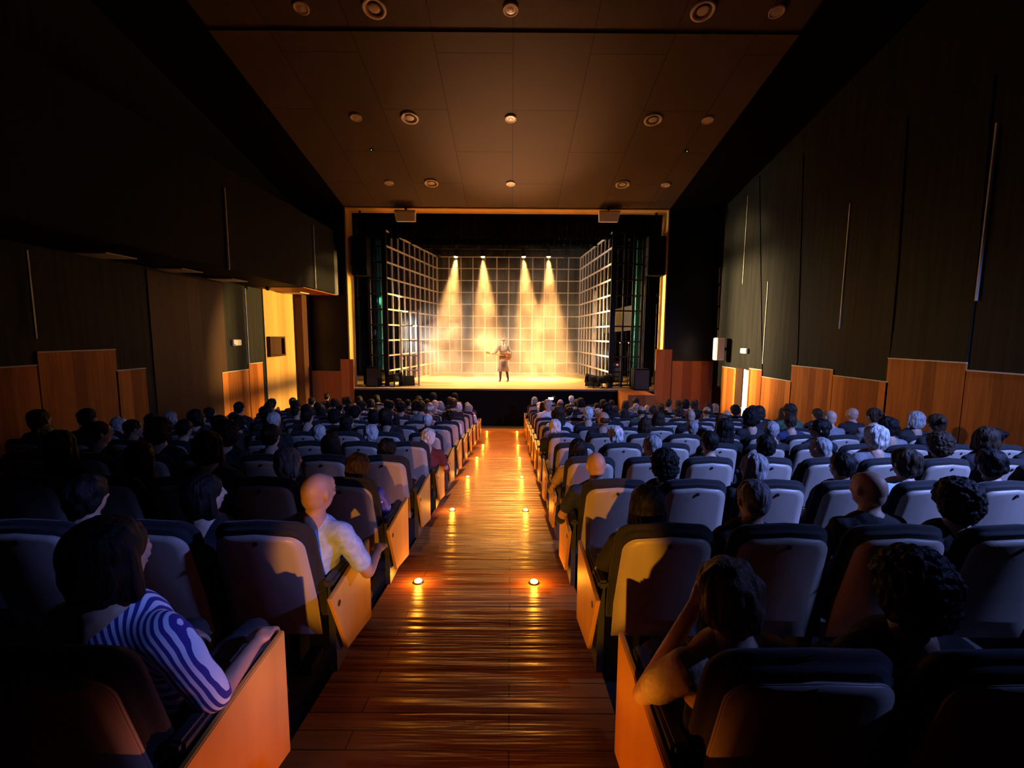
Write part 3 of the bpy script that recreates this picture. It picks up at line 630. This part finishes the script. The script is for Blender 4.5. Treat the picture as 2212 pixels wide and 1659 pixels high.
for r, Y in enumerate(ROWY):
    for side in 'LR':
        n = 9 if side == 'L' else (10 if r < 9 else 9)
        for k in range(n):
            X = (-1.24 - W * k) if side == 'L' else (.78 + W * k)
            if r == 12 and (side == 'L' and k < 1 or X > 3.2): continue
            px, py = frame_x(X, Y + .1, zf(Y) + .9)
            if not (-130 < px < 2342): continue
            kind = side if k == 0 else 'mid'
            if SEAT[kind] is None: SEAT[kind] = o = make_seat(kind)
            else: o = dup(SEAT[kind], (0, 0, 0))
            o.location = (X, Y, zf(Y) + .0)
            tag(o, '%s seat, %s row from back, %s seat %s of the aisle' % ('wood panelled aisle' if k == 0 else 'plywood backed theatre', ORD[r], ORD[k], 'left' if side == 'L' else 'right'),
                'seat', 'theatre seats in the %s block' % ('left' if side == 'L' else 'right'))
            SEATS.append((r, side, k, X, Y))

# ================================================================ PEOPLE
def remesh(bm, vox, smooth=4, disp=0, dsc=(30, 30, 8), seed=0):
    me = bpy.data.meshes.new('tmp'); bm.to_mesh(me); bm.free(); o = bpy.data.objects.new('tmp', me); COL.objects.link(o)
    md = o.modifiers.new('r', 'REMESH'); md.mode = 'VOXEL'; md.voxel_size = vox; md.use_smooth_shade = True
    ms = o.modifiers.new('s', 'SMOOTH'); ms.iterations = smooth; ms.factor = .5
    dg = bpy.context.evaluated_depsgraph_get(); me2 = bpy.data.meshes.new_from_object(o.evaluated_get(dg))
    bpy.data.objects.remove(o); bpy.data.meshes.remove(me)
    if disp:
        nrm = [v.normal.copy() for v in me2.vertices]
        for v, nn in zip(me2.vertices, nrm):
            c = v.co; v.co = c + nn * disp * noise.noise(Vector((c.x * dsc[0] + seed, c.y * dsc[1], c.z * dsc[2])))
    for p in me2.polygons: p.use_smooth = True
    return me2
def caps(bm, p0, p1, r0, r1):
    p0 = Vector(p0); p1 = Vector(p1); cyl(bm, p0, p1, r0, r1, 14); ball(bm, p0, r0, sub=2); ball(bm, p1, r1, sub=2)
def hand(bm, wrist, d, up, s=1, curl=.3):
    """palm, four fingers, thumb; d = direction, up = back of hand"""
    d = Vector(d).normalized(); up = Vector(up); up = (up - d * up.dot(d)).normalized(); side = d.cross(up) * s; w = Vector(wrist)
    for k, (o, L) in enumerate([(-.030, .070), (-.010, .080), (.010, .075), (.030, .058)]):
        a = w + side * o * .9 + d * .03; b = w + side * o + d * .088; caps(bm, a, b, .013, .011)
        m1 = b + (d * (1 - curl * .4) - up * curl).normalized() * L * .5; e = m1 + (d * (1 - curl) - up * curl * 1.6).normalized() * L * .5
        caps(bm, b, m1, .0095, .009); caps(bm, m1, e, .009, .0075)
    caps(bm, w, w + d * .06, .024, .026)
    a = w - side * .02 + d * .025; b = a - side * .028 + d * .03 - up * .012; caps(bm, a, b, .013, .011); caps(bm, b, b + d * .03 - side * .006 - up * .008, .011, .009)
def head_parts(bm, c, M):
    """skull, face, ears about the head centre c with rotation M"""
    def q(x, y, z): return Vector(c) + M @ Vector((x, y, z))
    e = M.to_euler()
    ball(bm, q(0, -.012, .02), (.074, .092, .09), e); ball(bm, q(0, .018, -.03), (.060, .068, .085), e); ball(bm, q(0, -.03, -.02), (.068, .066, .078), e)
    ball(bm, q(0, .045, -.075), (.036, .035, .032), e); ball(bm, q(0, .052, .045), (.055, .035, .04), e)
    caps(bm, q(0, .084, .02), q(0, .105, -.018), .009, .015); ball(bm, q(0, .085, -.052), (.026, .012, .009), e)
    for s in (-1, 1):
        ball(bm, q(s * .077, -.008, -.005), (.010, .019, .032), (e.x, e.y, e.z + s * .35)); ball(bm, q(s * .03, .074, -.02), (.02, .016, .016), e)
        ball(bm, q(s * .029, .082, .018), (.014, .010, .009), e)
def make_body(pose):
    """seated figure; returns meshes and head frame"""
    dx, yaw, tilt, hz, arms = pose['dx'], pose['yaw'], pose['tilt'], pose['hz'], pose['arms']
    H = Vector((dx, .25 + pose.get('fy', 0), hz)); NB = Vector((dx * .75, .23 + pose.get('fy', 0) * .7, hz - .17)); CH = Vector((dx * .5, .24, hz - .33)); PE = Vector((0, .33, .52))
    M = Matrix.Rotation(yaw, 3, 'Z') @ Matrix.Rotation(tilt, 3, 'Y') @ Matrix.Rotation(pose.get('nod', 0), 3, 'X')
    tr = pose.get('turn', 0); S = Matrix.Rotation(tr, 3, 'Z')
    sh = [NB + S @ Vector((s * .165, .01, -.05)) for s in (-1, 1)]
    el = []; wr = []
    for i, s in enumerate((-1, 1)):
        a = arms[i]
        if a == 'rest': E = sh[i] + Vector((s * .08, .10, -.25)); Wp = E + Vector((-s * .03, .24, -.0))
        elif a == 'out': E = sh[i] + Vector((s * .12, .04, -.25)); Wp = E + Vector((-s * .02, .25, .0))
        elif a == 'up': E = sh[i] + Vector((s * .10, .12, -.20)); Wp = H + M @ Vector((s * .11, .05, -.07))
        else: E = sh[i] + Vector((s * .05, .08, -.26)); Wp = E + Vector((-s * .12, .2, -.02))
        el.append(E); wr.append(Wp)
    b = bmesh.new(); head_parts(b, H, M)
    caps(b, NB + Vector((0, 0, -.04)), H + M @ Vector((0, -.015, -.06)), .058, .052); caps(b, NB, CH, .08, .11); caps(b, CH, PE, .11, .12)
    for i, s in enumerate((-1, 1)):
        caps(b, NB + Vector((0, 0, -.03)), sh[i], .045, .05); caps(b, sh[i], el[i], .043, .036); caps(b, el[i], wr[i], .036, .025)
        d = (wr[i] - el[i]); hand(b, wr[i], d if arms[i] != 'up' else Vector((-s * .3, 0, 1)), (0, 0, 1) if arms[i] != 'up' else (s, 0, 0), s, .5)
        hip = PE + Vector((s * .1, 0, -.02)); kn = Vector((s * .13, .74, .50)); an = Vector((s * .12, .80, .10)); caps(b, hip, kn, .07, .05); caps(b, kn, an, .048, .035)
    body = remesh(b, .0085, 3)
    b = bmesh.new()                          # top
    caps(b, NB + Vector((0, 0, -.055)), CH, .085, .145); caps(b, CH + Vector((0, .0, 0)), PE, .15, .155); ball(b, CH + Vector((0, .02, .05)), (.19, .12, .17), (0, 0, tr))
    for i, s in enumerate((-1, 1)):
        caps(b, NB + Vector((s * .03, 0, -.04)), sh[i], .058, .066); k = pose.get('sleeve', .6)
        caps(b, sh[i], sh[i].lerp(el[i], k), .062, .056)
        if pose.get('long'): caps(b, el[i], el[i].lerp(wr[i], .9), .046, .036)
    shirt = remesh(b, .011, 6, .010, (9, 9, 14), dx * 50)
    b = bmesh.new()
    for s in (-1, 1):
        hip = PE + Vector((s * .09, 0, -.03)); kn = Vector((s * .13, .74, .50)); an = Vector((s * .12, .80, .13)); caps(b, hip, kn, .095, .068); caps(b, kn, an, .064, .05); caps(b, an - Vector((0, 0, .06)), an + Vector((0, .14, -.07)), .045, .04)
    caps(b, PE + Vector((-.06, 0, -.02)), PE + Vector((.06, 0, -.02)), .12, .12)
    trs = remesh(b, .014, 4)
    return body, shirt, trs, H, M
def hair_mesh(style, seed=0):
    b = bmesh.new(); d = .006; ds = (40, 40, 12)
    if style == 'short': ball(b, (0, -.020, .038), (.086, .098, .092)); ball(b, (0, -.055, -.005), (.074, .052, .075))
    elif style == 'thin': ball(b, (0, -.046, .0), (.083, .067, .062)); d = .004
    elif style == 'full': ball(b, (0, -.020, .036), (.098, .108, .10)); ball(b, (0, -.045, -.02), (.093, .07, .09)); d = .014; ds = (28, 28, 18)
    elif style == 'bob':
        ball(b, (0, -.020, .036), (.096, .105, .098)); ball(b, (0, -.04, -.03), (.10, .078, .105))
        for s in (-1, 1): caps(b, (s * .072, -.01, .03), (s * .078, .0, -.10), .032, .03)
        d = .009; ds = (45, 45, 7)
    elif style == 'long':
        ball(b, (0, -.020, .036), (.095, .105, .098)); ball(b, (0, -.05, -.05), (.092, .06, .12)); ball(b, (0, -.062, -.15), (.098, .045, .10))
        for s in (-1, 1): caps(b, (s * .07, -.012, .03), (s * .085, -.02, -.17), .030, .03)
        d = .01; ds = (50, 50, 6)
    elif style == 'curly': ball(b, (0, -.020, .04), (.112, .115, .112)); ball(b, (0, -.045, -.02), (.11, .085, .10)); d = .015; ds = (48, 48, 48)
    elif style == 'bun': ball(b, (0, -.020, .036), (.088, .100, .094)); ball(b, (0, -.05, -.01), (.08, .056, .08)); ball(b, (0, -.115, .06), (.042, .036, .04)); d = .006
    return remesh(b, .008, 3, d, ds, seed * 7.3)
random.seed(11)
BASE = dict(dx=0, yaw=0, tilt=0, hz=1.12, arms=('in', 'in'), sleeve=.6)
def P(**k): d = dict(BASE); d.update(k); return d
POSES = [P(), P(yaw=.55, dx=.02, hz=1.10), P(yaw=-.6, dx=-.02, hz=1.13), P(dx=.05, tilt=.12, hz=1.07, arms=('in', 'rest'), long=1), P(dx=-.05, tilt=-.12, hz=1.15, yaw=-.2, long=1), P(yaw=.15, hz=1.17, fy=.05), P(yaw=1.1, hz=1.12, long=1)]
BODIES = [make_body(p) for p in POSES]
STY = ['short', 'thin', 'full', 'bob', 'long', 'curly', 'bun']
HAIRS = {(s, v): hair_mesh(s, v) for s in STY for v in range(2)}
for me in HAIRS.values(): me.materials.append(M_hair)
for b in BODIES: b[0].materials.append(M_skin); b[1].materials.append(M_cloth); b[2].materials.append(M_cloth)
HC = {'black': (.005, .004, .004), 'dark brown': (.035, .020, .012), 'brown': (.09, .05, .03), 'grey': (.30, .29, .29), 'white': (.62, .60, .58), 'blond': (.35, .24, .12), 'bald': (.5, .5, .5)}
TC = {'black': (.012, .012, .014), 'dark blue': (.02, .03, .09), 'grey': (.18, .18, .19), 'white': (.7, .7, .72), 'dark red': (.14, .02, .02), 'tan': (.45, .32, .22), 'light blue': (.40, .55, .78), 'green': (.05, .11, .06)}
SKINS = [(.50, .30, .21), (.42, .25, .17), (.55, .36, .27)]
def person(loc, B, hair, hstyle, top, skin=None, rz=0, sc=1, mats=None, hv=0, legs=(.02, .02, .03)):
    body, shirt, trs, H, M = B
    e = empty('person', loc, rz); e.scale = (sc,) * 3
    o = bpy.data.objects.new('body', body); COL.objects.link(o); o.parent = e; o.color = (*(skin or random.choice(SKINS)), 1)
    o = bpy.data.objects.new('shirt', shirt); COL.objects.link(o); o.parent = e; o.color = (*TC[top], 1)
    if mats: o.material_slots[0].link = 'OBJECT'; o.material_slots[0].material = mats
    o = bpy.data.objects.new('trousers', trs); COL.objects.link(o); o.parent = e; o.color = (*legs, 1)
    if hstyle:
        o = bpy.data.objects.new('hair', HAIRS[(hstyle, hv)]); COL.objects.link(o); o.parent = e; o.color = (*HC[hair], 1)
        o.matrix_parent_inverse = Matrix.Identity(4); o.matrix_basis = Matrix.Translation(H) @ M.to_4x4()
    return e
# stripes, spots
def stripes(name, c1, c2, sc):
    m = bpy.data.materials.new(name); m.use_nodes = True; nt = m.node_tree; b = nt.nodes['Principled BSDF']; b.inputs['Roughness'].default_value = .9
    tc = nt.nodes.new('ShaderNodeTexCoord'); mp = nt.nodes.new('ShaderNodeMapping'); mp.inputs['Rotation'].default_value = (R(25), R(-62), 0); wv = nt.nodes.new('ShaderNodeTexWave'); wv.bands_direction = 'Z'; wv.inputs['Scale'].default_value = sc; wv.inputs['Distortion'].default_value = 1.6; wv.inputs['Detail Scale'].default_value = .6; wv.inputs['Detail'].default_value = 1
    cr = nt.nodes.new('ShaderNodeValToRGB'); cr.color_ramp.elements[0].position = .46; cr.color_ramp.elements[1].position = .54; cr.color_ramp.elements[0].color = (*c1, 1); cr.color_ramp.elements[1].color = (*c2, 1)
    L = nt.links; L.new(tc.outputs['Object'], mp.inputs[0]); L.new(mp.outputs[0], wv.inputs['Vector']); L.new(wv.outputs['Fac'], cr.inputs[0]); L.new(cr.outputs[0], b.inputs['Base Color']); return m
M_stripe = stripes('striped_shirt_fabric', (.03, .03, .25), (.62, .70, .85), 18)
m = bpy.data.materials.new('spotted_fabric'); m.use_nodes = True; nt = m.node_tree; b = nt.nodes['Principled BSDF']; vo = nt.nodes.new('ShaderNodeTexVoronoi'); vo.inputs['Scale'].default_value = 22
cr = nt.nodes.new('ShaderNodeValToRGB'); cr.color_ramp.elements[0].position = .16; cr.color_ramp.elements[1].position = .2; cr.color_ramp.elements[0].color = (.8, .8, .9, 1); cr.color_ramp.elements[1].color = (.06, .07, .55, 1)
tc = nt.nodes.new('ShaderNodeTexCoord'); nt.links.new(tc.outputs['Object'], vo.inputs['Vector']); nt.links.new(vo.outputs['Distance'], cr.inputs[0]); nt.links.new(cr.outputs[0], b.inputs['Base Color']); M_spot = m

# measured people: (row, side, seat): head pixel, hair, style, top, pose
def custom(**k):
    b = make_body(P(**k)); b[0].materials.append(M_skin); b[1].materials.append(M_cloth); b[2].materials.append(M_cloth); return b
B_strip = custom(dx=.02, yaw=-.25, turn=-.15, hz=1.10, arms=('in', 'out'), sleeve=.95)
B_bald = custom(dx=.10, yaw=-.45, tilt=.10, turn=-.15, hz=1.09, arms=('in', 'out'), sleeve=.75)
B_lean = custom(dx=-.06, yaw=-.35, tilt=-.12, turn=.2, hz=1.09, arms=('up', 'in'), sleeve=.7)
B_arm = custom(dx=-.02, yaw=.1, hz=1.08, arms=('out', 'in'), long=1)
KNOWN = {
 (0, 'L', 0): (238, 1205, 'black', 'bob', 'light blue', B_strip, 'striped'),
 (0, 'R', 0): (1568, 1292, 'brown', 'full', 'tan', B_lean, None),
 (0, 'R', 1): (1950, 1275, 'black', 'curly', 'black', BODIES[0], None),
 (1, 'L', 0): (690, 1062, 'bald', None, 'light blue', B_bald, None),
 (1, 'L', 1): (448, 1080, 'black', 'bob', 'black', BODIES[2], None),
 (1, 'L', 2): (200, 1085, 'black', 'full', 'black', BODIES[0], None),
 (1, 'R', 0): (1393, 1092, 'black', 'bob', 'black', B_arm, None),
 (1, 'R', 1): (1620, 1088, 'grey', 'short', 'black', BODIES[0], None),
 (1, 'R', 2): (1865, 1092, 'bald', None, 'black', BODIES[5], None),
 (1, 'R', 3): (2052, 1102, 'black', 'curly', 'black', BODIES[0], None),
 (2, 'L', 0): (776, 1010, 'dark brown', 'full', 'dark blue', BODIES[3], 'spotted'),
 (2, 'L', 1): (627, 1009, 'grey', 'bob', 'black', BODIES[2], None),
 (2, 'R', 0): (1286, 1004, 'bald', None, 'dark blue', B_arm, None),
 (2, 'R', 1): (1432, 1018, 'black', 'curly', 'black', BODIES[0], None),
 (2, 'R', 2): (1622, 1022, 'grey', 'bob', 'black', BODIES[1], None),
 (2, 'R', 3): (1812, 1020, 'black', 'short', 'black', BODIES[0], None),
 (2, 'R', 4): (1951, 1000, 'dark brown', 'full', 'light blue', BODIES[0], None),
 (2, 'R', 5): (2130, 1010, 'black', 'full', 'black', BODIES[4], None),
 (3, 'L', 0): (838, 972, 'black', 'full', 'light blue', BODIES[3], None),
 (3, 'L', 1): (718, 968, 'black', 'bob', 'black', BODIES[0], None),
 (3, 'R', 0): (1247, 972, 'black', 'long', 'tan', B_arm, None),
 (3, 'R', 1): (1406, 963, 'grey', 'short', 'black', BODIES[1], None),
 (3, 'R', 2): (1531, 955, 'black', 'short', 'black', BODIES[0], None),
 (3, 'R', 3): (1652, 975, 'black', 'full', 'black', BODIES[2], None),
 (3, 'R', 4): (1768, 968, 'grey', 'short', 'black', BODIES[1], None),
 (3, 'R', 5): (1890, 945, 'white', 'full', 'grey', BODIES[0], None),
 (3, 'R', 6): (2025, 960, 'dark brown', 'curly', 'black', BODIES[0], None),
 (4, 'L', 0): (926, 945, 'white', 'full', 'dark red', BODIES[3], None),
 (4, 'L', 1): (803, 938, 'white', 'full', 'black', BODIES[0], None),
 (4, 'L', 2): (690, 936, 'white', 'short', 'black', BODIES[1], None),
 (4, 'R', 1): (1329, 942, 'white', 'full', 'black', BODIES[0], None),
 (4, 'R', 3): (1565, 925, 'black', 'long', 'black', BODIES[0], None),
 (4, 'R', 4): (1672, 930, 'grey', 'short', 'black', BODIES[2], None),
 (4, 'R', 5): (1900, 928, 'black', 'full', 'black', BODIES[6], None),
 (5, 'R', 0): (1198, 926, 'white', 'full', 'dark blue', BODIES[0], None),
 (5, 'R', 2): (1392, 918, 'dark brown', 'bob', 'black', BODIES[0], None),
 (5, 'R', 3): (1494, 926, 'grey', 'short', 'black', BODIES[0], None),
 (6, 'L', 1): (838, 905, 'black', 'long', 'black', BODIES[0], None),
 (6, 'L', 0): (882, 908, 'white', 'short', 'dark blue', BODIES[0], None),
}
EMPTY = {(4, 'R', 2), (4, 'R', 0), (5, 'L', 0), (0, 'L', 1), (4, 'R', 6), (1, 'L', 3), (6, 'R', 2), (8, 'L', 3), (7, 'R', 4)}
seen = {}
for (r, side, k, X, Y) in SEATS:
    if (r, side, k) in EMPTY: continue
    if r == 0 and (r, side, k) not in KNOWN: continue
    kn = KNOWN.get((r, side, k)); rnd = random.Random(r * 100 + k * 7 + (50 if side == 'L' else 0))
    if not kn and r > 6 and rnd.random() < .1: continue
    if kn:
        px, py, hc, hs, top, B, pat = kn; H = B[3]
        p = at_y(px, py, Y + H.y); sc = 1.0
        loc = Vector((p.x - H.x, Y, zf(Y))); dz = p.z - (zf(Y) + H.z)
        loc.x = max(min(loc.x, X + .2), X - .2); sc = max(.93, min(1.08, 1 + dz / H.z))
        mats = {'striped': M_stripe, 'spotted': M_spot}.get(pat); rz = 0; hv = (r + k) % 2
    else:
        hc = rnd.choice(['black'] * 4 + ['dark brown'] * 4 + ['grey'] * 2 + ['white'] * 2 + ['brown', 'blond', 'bald'])
        if X < -2.2 and rnd.random() < .85: hc = 'black'  # darkness of the far left put into hair colour
        if X > 3 and hc == 'white': hc = 'dark brown'
        hs = None if hc == 'bald' else rnd.choice(['short', 'short', 'thin', 'full', 'bob', 'long', 'curly', 'bun', 'bob']) if hc not in ('white',) else rnd.choice(['short', 'full', 'thin'])
        if hs == 'thin' and hc == 'black': hs = 'short'
        if hc == 'black' and not hs: hs = 'short'
        top = rnd.choice(['black', 'black', 'dark blue', 'grey', 'dark red', 'green', 'black'] + (['white'] if r > 5 else ['black'])); B = BODIES[rnd.choice([0, 0, 0, 1, 2, 3, 4, 5])]; pat = None; top = 'black' if X < -2.2 and rnd.random() < .8 else top; mats = None  # far-left tops turned black to stand for shade
        loc = Vector((X + rnd.uniform(-.06, .06), Y + .0, zf(Y))); sc = rnd.uniform(.94, 1.06); rz = 0; hv = rnd.randint(0, 1)
    e = person(loc, B, hc, hs, top, rnd.choice(SKINS), rz, sc, mats, hv)
    hw = 'bald' if not hs else '%s haired' % hc.replace(' ', '-'); tw = (pat or top).replace(' ', '-')
    tag(e, '%s person in %s top, %s row from back, %s seat %s of aisle' % (hw, tw, ORD[r], ORD[k], 'left' if side == 'L' else 'right'), 'person', 'seated audience in the %s block' % ('left' if side == 'L' else 'right'))
# phone glowing in the twelfth row
p = at_y(1190, 861, 12.85); e = empty('phone', p); e.rotation_euler = (R(-15), 0, 0)
bm = bmesh.new(); box(bm, -.075, .075, 0, .009, -.038, .038, .003); link('case', bm, M_black, e)
bm = bmesh.new(); box(bm, -.07, .07, -.002, -.0005, -.034, .034); link('screen', bm, mat('phone_screen', (.5, .6, .9), emit=(.55, .72, 1), strength=7), e)
tag(e, 'glowing phone held up in the front rows right of the aisle', 'phone')
# ================================================================ PERFORMER
p = at_z(1087, 824, STAGE); PX, PY = p.x, p.y
e = empty('person', (PX, PY, STAGE)); H = Vector((.0, -.02, 1.62)); M = Matrix.Rotation(math.pi, 3, 'Z')
b = bmesh.new(); head_parts(b, H, M)
NB = Vector((0, 0, 1.46)); CH = Vector((0, 0, 1.25)); PE = Vector((0, 0, .95))
caps(b, NB, H + Vector((0, .01, -.05)), .055, .052); caps(b, NB, CH, .08, .12); caps(b, CH, PE, .11, .12)
SH = [Vector((-.18, 0, 1.41)), Vector((.18, 0, 1.41))]; EL = [Vector((-.30, -.12, 1.18)), Vector((.30, -.02, 1.15))]; WR = [Vector((-.38, -.30, 1.14)), Vector((.10, -.22, 1.06))]
for i, s in enumerate((-1, 1)):
    caps(b, NB + Vector((0, 0, -.03)), SH[i], .045, .05); caps(b, SH[i], EL[i], .043, .036); caps(b, EL[i], WR[i], .036, .025)
hand(b, WR[0], (-.6, -.3, .2), (0, -1, .2), -1, .8); hand(b, WR[1], (-.8, -.3, -.3), (0, -1, .1), 1, .5)
KN = [Vector((-.11, -.03, .5)), Vector((.13, .02, .5))]; AN = [Vector((-.12, 0, .1)), Vector((.2, .03, .1))]
for i, s in enumerate((-1, 1)): caps(b, PE + Vector((s * .09, 0, 0)), KN[i], .08, .05); caps(b, KN[i], AN[i], .048, .034)
me = remesh(b, .0085, 3); me.materials.append(M_skin); o = bpy.data.objects.new('body', me); COL.objects.link(o); o.parent = e; o.color = (.6, .42, .32, 1)
b = bmesh.new(); caps(b, NB + Vector((0, 0, -.05)), CH, .085, .14); caps(b, CH, PE + Vector((0, 0, .02)), .15, .14); ball(b, CH + Vector((0, 0, .05)), (.19, .12, .15))
for i, s in enumerate((-1, 1)): caps(b, NB + Vector((s * .03, 0, -.04)), SH[i], .055, .064); caps(b, SH[i], EL[i], .06, .05); caps(b, EL[i], EL[i].lerp(WR[i], .85), .048, .036)
me = remesh(b, .011, 5, .008, (9, 9, 14)); me.materials.append(M_cloth); o = bpy.data.objects.new('shirt', me); COL.objects.link(o); o.parent = e; o.color = (.12, .09, .08, 1)
b = bmesh.new(); rg = lathe(b, [(.145, 1.02), (.165, .9), (.20, .62), (.235, .42), (.228, .42), (.19, .62), (.155, .9), (.138, 1.02)], seg=40)
for v in b.verts:
    a = math.atan2(v.co.y, v.co.x); v.co.x *= 1 + .06 * math.sin(9 * a); v.co.y *= .75 * (1 + .06 * math.sin(9 * a))
o = link('coat_skirt', b, M_cloth, e, True); o.color = (.20, .15, .12, 1)
b = bmesh.new()
for i, s in enumerate((-1, 1)): caps(b, PE + Vector((s * .08, 0, -.02)), KN[i], .092, .066); caps(b, KN[i], AN[i], .062, .048)
caps(b, PE - Vector((.06, 0, 0)), PE + Vector((.06, 0, 0)), .12, .12)
me = remesh(b, .013, 4); me.materials.append(M_cloth); o = bpy.data.objects.new('trousers', me); COL.objects.link(o); o.parent = e; o.color = (.05, .04, .035, 1)
for i in (0, 1):
    b = bmesh.new(); a = AN[i]; caps(b, a + Vector((0, .03, -.055)), a + Vector((-.03, -.15, -.062)), .044, .036); me = remesh(b, .01, 3); me.materials.append(M_cloth); o = bpy.data.objects.new('shoe', me); COL.objects.link(o); o.parent = e; o.color = (.02, .02, .02, 1)
b = bmesh.new(); ball(b, H + Vector((0, .01, .055)), (.088, .10, .075)); ball(b, H + Vector((0, -.085, .05)), (.07, .06, .012)); me = remesh(b, .008, 2); me.materials.append(M_cloth); o = bpy.data.objects.new('cap', me); COL.objects.link(o); o.parent = e; o.color = (.10, .08, .07, 1)
b = bmesh.new()
for s in (-1, 1): ball(b, H + Vector((s * .029, -.094, .018)), (.009, .005, .006), sub=2)
link('eyes', b, M_hole, e)
b = bmesh.new(); ball(b, H + Vector((0, -.075, -.075)), (.05, .035, .045)); me = remesh(b, .007, 2, .008, (60, 60, 20)); me.materials.append(M_hair); o = bpy.data.objects.new('beard', me); COL.objects.link(o); o.parent = e; o.color = (.5, .45, .4, 1)
tag(e, 'performer standing in the haze wearing a cap and long coat, holding a guitar', 'person')
# guitar
g = empty('guitar', (PX, PY - .24, STAGE + 1.06)); g.rotation_euler = (0, R(10), 0)
b = bmesh.new()
for c, r in (((.17, 0, 0), .155), ((-.04, 0, 0), .12), ((.06, 0, 0), .11)): cyl(b, (c[0], -.035, 0), (c[0], .035, 0), r, r, 32)
me = remesh(b, .006, 2); me.materials.append(wood_mat('guitar_wood', (.16, .07, .03), (.22, .10, .04), .3, .05, 'X')); o = bpy.data.objects.new('soundbox', me); COL.objects.link(o); o.parent = g
b = bmesh.new(); box(b, -.55, -.1, -.052, -.034, -.026, .026, .004); link('neck', b, M_pale, g)
b = bmesh.new(); box(b, -.70, -.55, -.050, -.036, -.045, .045, .004); hd = link('headstock', b, M_pale, g)
b = bmesh.new()
for k in range(6): cyl(b, (-.68 + .025 * (k % 3) * 2, -.043, .05 if k < 3 else -.05), (-.68 + .025 * (k % 3) * 2, -.043, .035 if k < 3 else -.035), .007, seg=8)
link('tuning_pegs', b, M_trim, hd)
b = bmesh.new(); cyl(b, (.05, -.0375, 0), (.05, -.036, 0), .045, seg=24); link('soundhole', b, M_hole, g)
b = bmesh.new(); [bar(b, (-.6, -.056, -.018 + .007 * k), (.2, -.041, -.018 + .007 * k), .0015) for k in range(6)]; link('strings', b, M_trim, g)
tag(g, 'dark guitar with pale neck held across the body by the performer on stage', 'guitar')
